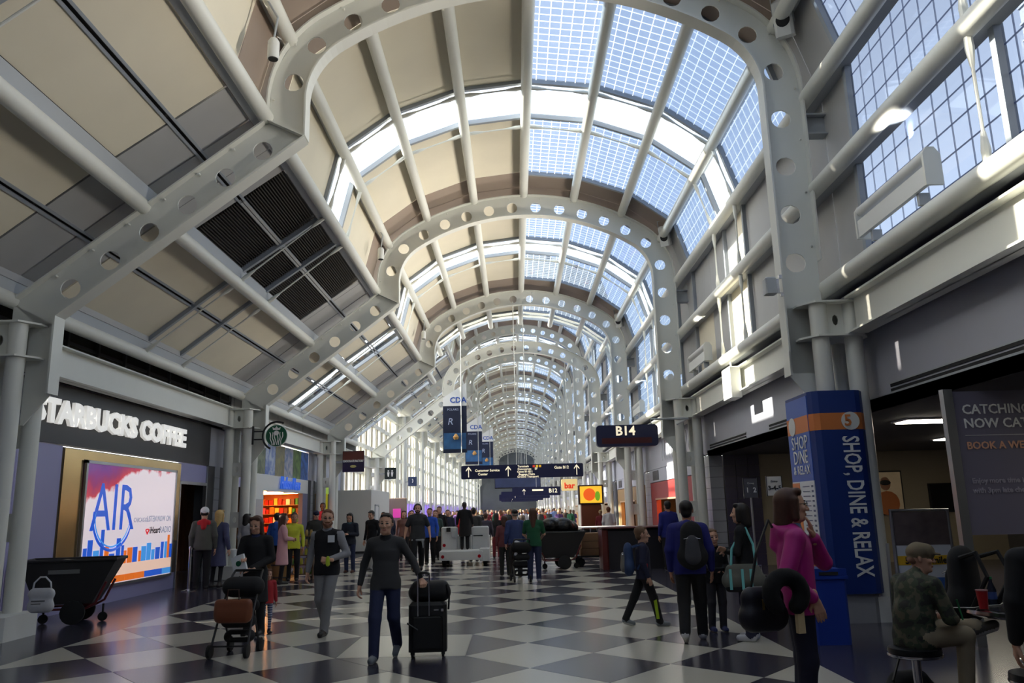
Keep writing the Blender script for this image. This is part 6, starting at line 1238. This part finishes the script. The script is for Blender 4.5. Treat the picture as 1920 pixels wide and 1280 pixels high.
np_ = thing('neck_pillow', 'black neck pillow hanging at the magenta jacket woman hip', 'pillow', AY(1474, 1112, 6.45), .25); f = Field(); pts = [(.135*math.cos(a), 0, .125*math.sin(a)) for a in np.linspace(-.9, 4.0, 14)]
for u, v in zip(pts, pts[1:]): f.cone(u, v, .062, .062, 0, 1, .02)
soft('pillow', f, C('black_plush', (18, 18, 19), .95), np_, .012); b = MB(); b.box(.07, .13, -.02, .02, -.30, -.14); b.build('tag', P('cream_tag', (220, 196, 150), .6), np_)
hbg = thing('shoulder_bag', 'dark shoulder bag behind the black neck pillow', 'bag', AY(1430, 1135, 6.62), .3); f = Field(); f.cone((-.1, 0, -.08), (.1, 0, -.08), .12, .12, 0, .7, .03); f.cone((-.1, 0, .06), (.1, 0, .06), .09, .09, 0, .7, .03); soft('bag', f, C('dark_nylon', (26, 24, 34), .5), hbg, .013); b = MB(); b.tube([(-.1, 0, .12), (-.02, .0, .40), (.16, .06, .66), (.22, .1, .6)], .012, 6); b.build('strap', BLACK, hbg); b = MB(); b.box(-.06, -.045, -.1, -.085, -.02, .06); b.box(-.01, .005, -.1, -.085, -.02, .06); b.build('buckles', P('gold_buckle', (210, 180, 110), .3, .9), hbg)
rs = thing('red_case', 'dark case with red base standing behind magenta woman', 'suitcase', G(1425, 1168), .2); b = MB(); b.bbox(-.22, .22, -.14, .14, .06, .42, .03); b.build('case', P('dark_red_case', (70, 22, 24), .5), rs); b = MB(); b.bbox(-.20, .20, -.13, .13, .42, .70, .03); b.build('upper_case', SB_, rs); b = MB(); b.tube([(-.1, 0, .7), (-.1, 0, .84), (.1, 0, .84), (.1, 0, .7)], .01, 6); b.build('handle', CHROME, rs)
for x in (-.18, .18): b = MB(); wheel(b, (x, 0, .035), .035, .05, 'x'); b.build('wheel', RUBBER, rs)
# seated man in camouflage jacket, stools and table
CAM = nodes_mat('camouflage_cloth'); _m, _n, _l = CAM; vz = _n.new('ShaderNodeTexNoise'); vz.inputs['Scale'].default_value = 11; vz.inputs['Detail'].default_value = 2; tcx = _n.new('ShaderNodeTexCoord'); _l.new(tcx.outputs['Object'], vz.inputs['Vector']); crx = _n.new('ShaderNodeValToRGB'); crx.color_ramp.interpolation = 'CONSTANT'; crx.color_ramp.elements[0].color = (*lin((40, 42, 36)), 1); crx.color_ramp.elements[1].position = .56; crx.color_ramp.elements[1].color = (*lin((84, 82, 66)), 1); e_ = crx.color_ramp.elements.new(.46); e_.color = (*lin((56, 64, 48)), 1); _l.new(vz.outputs['Fac'], crx.inputs[0]); _l.new(crx.outputs[0], _n['Principled BSDF'].inputs['Base Color']); _n['Principled BSDF'].inputs['Roughness'].default_value = .8
SX, SY, SZ = 3.22, 6.85, .60
SIT = dict(pel=(0, 0, .96), hA=(-.10, -.02, .93), hB=(.10, -.02, .93), kA=(-.16, -.44, .92), aA=(-.14, -.40, .48), tA=(-.14, -.55, .44), kB=(.16, -.42, .95), aB=(-.12, -.62, .98), tB=(-.22, -.74, 1.0), chest=(0, -.08, 1.28), sA=(-.185, -.11, 1.36), sB=(.185, -.11, 1.36), eA=(-.27, -.16, 1.10), wA=(-.12, -.38, 1.06), eB=(.27, -.16, 1.10), wB=(.14, -.40, 1.06), head=(0, -.20, 1.58))
cm = figure('person', 'man in camouflage jacket and khaki cap seated on a stool', (SX, SY, SZ-.785), PI*.62, 1.63, dict(top=CAM[0], pants=C('khaki_trousers', (150, 136, 112)), shoes=P('white_soled_shoe', (90, 84, 76), .6), accent=P('khaki_cap', (116, 104, 82), .8), hair=P('cropped_hair', (130, 96, 76), .6)), SIT, top='jacket', cap=True, yaw=-.7, h=.010, hh=.0045)
pen = MB().tube([(0, 0, 0), (-.03, .0, .16)], .007, 6).build('green_straw', P('green_plastic', (30, 120, 70), .4)); pen.location = (SX+.40, SY-.05, .80); tag(pen, 'green straw or pen held by the camouflage jacket man', 'pen')
def stool(p, label):
    t = thing('bar_stool', label, 'stool', p, 0, 'round bar stools'); z = p[2] if len(p) > 2 else 0; b = MB(); b.lathe([(.19, .535), (.205, .56), (.20, .59), (.15, .60)], n=24); b.build('seat', P('black_vinyl', (20, 20, 22), .35), t, True); b = MB(); b.lathe([(.198, .52), (.21, .53), (.21, .545), (.198, .55)], n=24); b.build('rim', CHROME, t, True); b = MB(); b.lathe([(.035, .03), (.035, .52)], n=14); b.build('post', CHROME, t, True); b = MB(); b.lathe([(.22, 0), (.22, .02), (.04, .05)], n=24); b.build('base', CHROME, t, True); return t
stool((SX, SY, 0), 'black round bar stool under the camouflage jacket man'); stool((3.55, 5.75, 0), 'empty black bar stool with chrome rim, bottom right')
tbl = thing('bar_table', 'dark bar table with bright metal edge at right', 'table', (4.55, 7.05, 0)); b = MB(); b.lathe([(.72, .80), (.75, .82), (.75, .85), (.72, .86)], n=36); b.build('edge', CHROME, tbl, True); b = MB(); b.lathe([(.71, .84), (.71, .865)], n=36); b.build('top', P('dark_table_top', (50, 48, 48), .25), tbl); b = MB(); b.lathe([(.05, .03), (.05, .81)], n=14); b.build('post', BLACK, tbl); b = MB(); b.lathe([(.34, 0), (.34, .02), (.06, .05)], n=24); b.build('base', BLACK, tbl)
ZT_ = .866
rc = thing('red_cup', 'red plastic drink cup on the bar table', 'cup', G(1845, 1141, ZT_)); b = MB(); b.lathe([(.033, 0), (.045, .14), (.047, .145)], n=16); b.build('cup', P('red_cup', (190, 36, 44), .3), rc, True); b = MB(); b.lathe([(.048, .145), (.048, .152), (.02, .156)], n=16); b.build('lid', P('clear_lid', (200, 150, 150), .2), rc)
bt = thing('drink_bottle', 'clear dark drink bottle beside the red cup', 'bottle', G(1863, 1134, ZT_)); b = MB(); b.lathe([(.034, 0), (.036, .02), (.036, .13), (.014, .19), (.014, .215)], n=14); b.build('bottle', P('dark_bottle', (40, 46, 60), .15), bt, True); b = MB(); b.lathe([(.0365, .05), (.0365, .11)], n=14); b.build('label', P('bottle_label', (70, 90, 150), .4), bt); b = MB(); b.lathe([(.016, .215), (.016, .235)], n=10); b.build('cap', P('green_plastic', (30, 120, 70), .4), bt)
b = MB(); b.tube([(-.25, -.12, 0), (-.1, -.16, .0), (.05, -.05, .0), (.2, -.02, 0), (.3, .1, 0)], .004, 6); o = b.build('charging_cable', WHITEP); o.location = G(1828, 1134, ZT_+.005); tag(o, 'white charging cable lying on the bar table', 'cable')
backpack(AY(1808, 1088, 7.25), .4, 'big black backpack lying on the bar table', C('black_pack', (24, 24, 26)), C('black_pack', (24, 24, 26)), 1.25)
fb_ = thing('floor_bag', 'black bag on the floor behind the bar stool', 'bag', (3.35, 7.3, .0), .3); f = Field(); f.cone((-.16, 0, .13), (.16, 0, .13), .12, .12, 0, 1, .05); f.cone((-.1, 0, .24), (.1, 0, .24), .09, .09, 0, 1, .05); soft('bag', f, BLK, fb_, .018); b = MB(); b.tube([(-.2, -.1, .1), (-.3, -.16, .3), (-.15, -.1, .48)], .012, 6); b.build('strap', BLACK, fb_)
figure('person', 'person in black jacket cut off by the right edge', (3.40, 5.25, 0), PI*.9, 1.72, dict(top=BLK, pants=BLK, hair=P('sandy_hair', (150, 116, 84), .6)), top='jacket', h=.013, hh=.007)
figure('person', 'man in teal shirt seated beyond the bar table', (5.75, 9.3, -.30), PI*.5, 1.755, dict(top=C('teal_shirt', (70, 110, 110)), pants=BLK, hair=HB, skin=SKIN2), dict(SIT, aB=(.16, -.42, .48), tB=(.16, -.56, .44), head=(0, -.24, 1.56)), tilt=.35, h=.013, hh=.007)
stool((5.75, 9.3, 0), 'bar stool under the man in teal shirt')
# ------------------------------------------------------------------ distant crowd
random.seed(21)
tm = []
for k, (top_, hair_) in enumerate((('jacket', 'short'), ('sweater', 'short'), ('coat', 'long'), ('tee', 'bob'), ('jacket', 'bald'), ('hoodie', 'short'))):
    tm.append(figure('person', 'x', (0, 0, 0), 0, 1.75, {}, (WALK, WALK2)[k % 2], top=top_, hair=hair_, slim=.95+.02*k, h=.03, hh=.016, noh=True))
tops = {'black': BLK, 'charcoal': DGR, 'navy': NVY, 'red': C('bright_red_shirt', (190, 24, 36)), 'white': C('white_top', (190, 190, 194)), 'pale blue': C('pale_blue_shirt', (130, 150, 200)), 'brown': C('brown_shirt', (70, 58, 50)), 'maroon': C('maroon_trousers', (110, 24, 34)), 'tan': C('tan_jacket', (160, 130, 96)), 'green': C('bottle_green_shirt', (26, 84, 56)), 'purple': C('purple_jacket', (80, 50, 100)), 'orange': C('orange_jacket', (200, 110, 50))}
bots = {'black': BLK, 'denim': JEAN, 'navy': NVY, 'khaki': KHA, 'grey': GRY}; hairs = [HB, HBR, HBL, HAU]; places = []
used = set(); n_ = 0; tries = 0
while n_ < 120 and tries < 6000:
    tries += 1; y = random.uniform(33, 92); x = random.uniform(-6.0, 4.4); ix = 960+x*1487/y
    if y < 50 and (abs(x+1.7) < 2.2 or -.6 < x < 4.0): continue
    if any((x-a)**2+(y-b_)**2 < .8 for a, b_ in places): continue
    places.append((x, y)); t0 = tm[n_ % 6] if n_ < 6 else tm[random.randrange(6)]; o = t0 if n_ < 6 else t0.copy()
    if n_ >= 6: COL.objects.link(o)
    away = random.random() < .5; o.location = (x, y, 0); o.rotation_euler = (0, 0, (PI if away else 0)+random.uniform(-.4, .4)); sc_ = random.uniform(.92, 1.06); o.scale = (sc_, sc_, sc_)
    cname = random.choice(list(tops)); bn_ = random.choice(list(bots)); 
    for i, m_ in ((1, random.choice(hairs)), (2, tops[cname]), (3, bots[bn_]), (0, random.choice([SKIN, SKIN, SKIN2, SKIN3]))): o.material_slots[i].link = 'OBJECT'; o.material_slots[i].material = m_
    o.material_slots[8].link = 'OBJECT'; o.material_slots[8].material = tops[cname]
    side = 'left' if x < -2.2 else 'right' if x > 1.6 else 'middle'; o['label'] = 'traveller in %s top and %s trousers %s, %s %s' % (cname, bn_, 'walking away' if away else 'coming nearer', side, 'before the white windows' if y < 50 else 'past the first banner' if y < 62 else 'past the second banner' if y < 78 else 'far down'); o['group'] = 'distant travellers in the crowd'; o['category'] = 'person'; n_ += 1
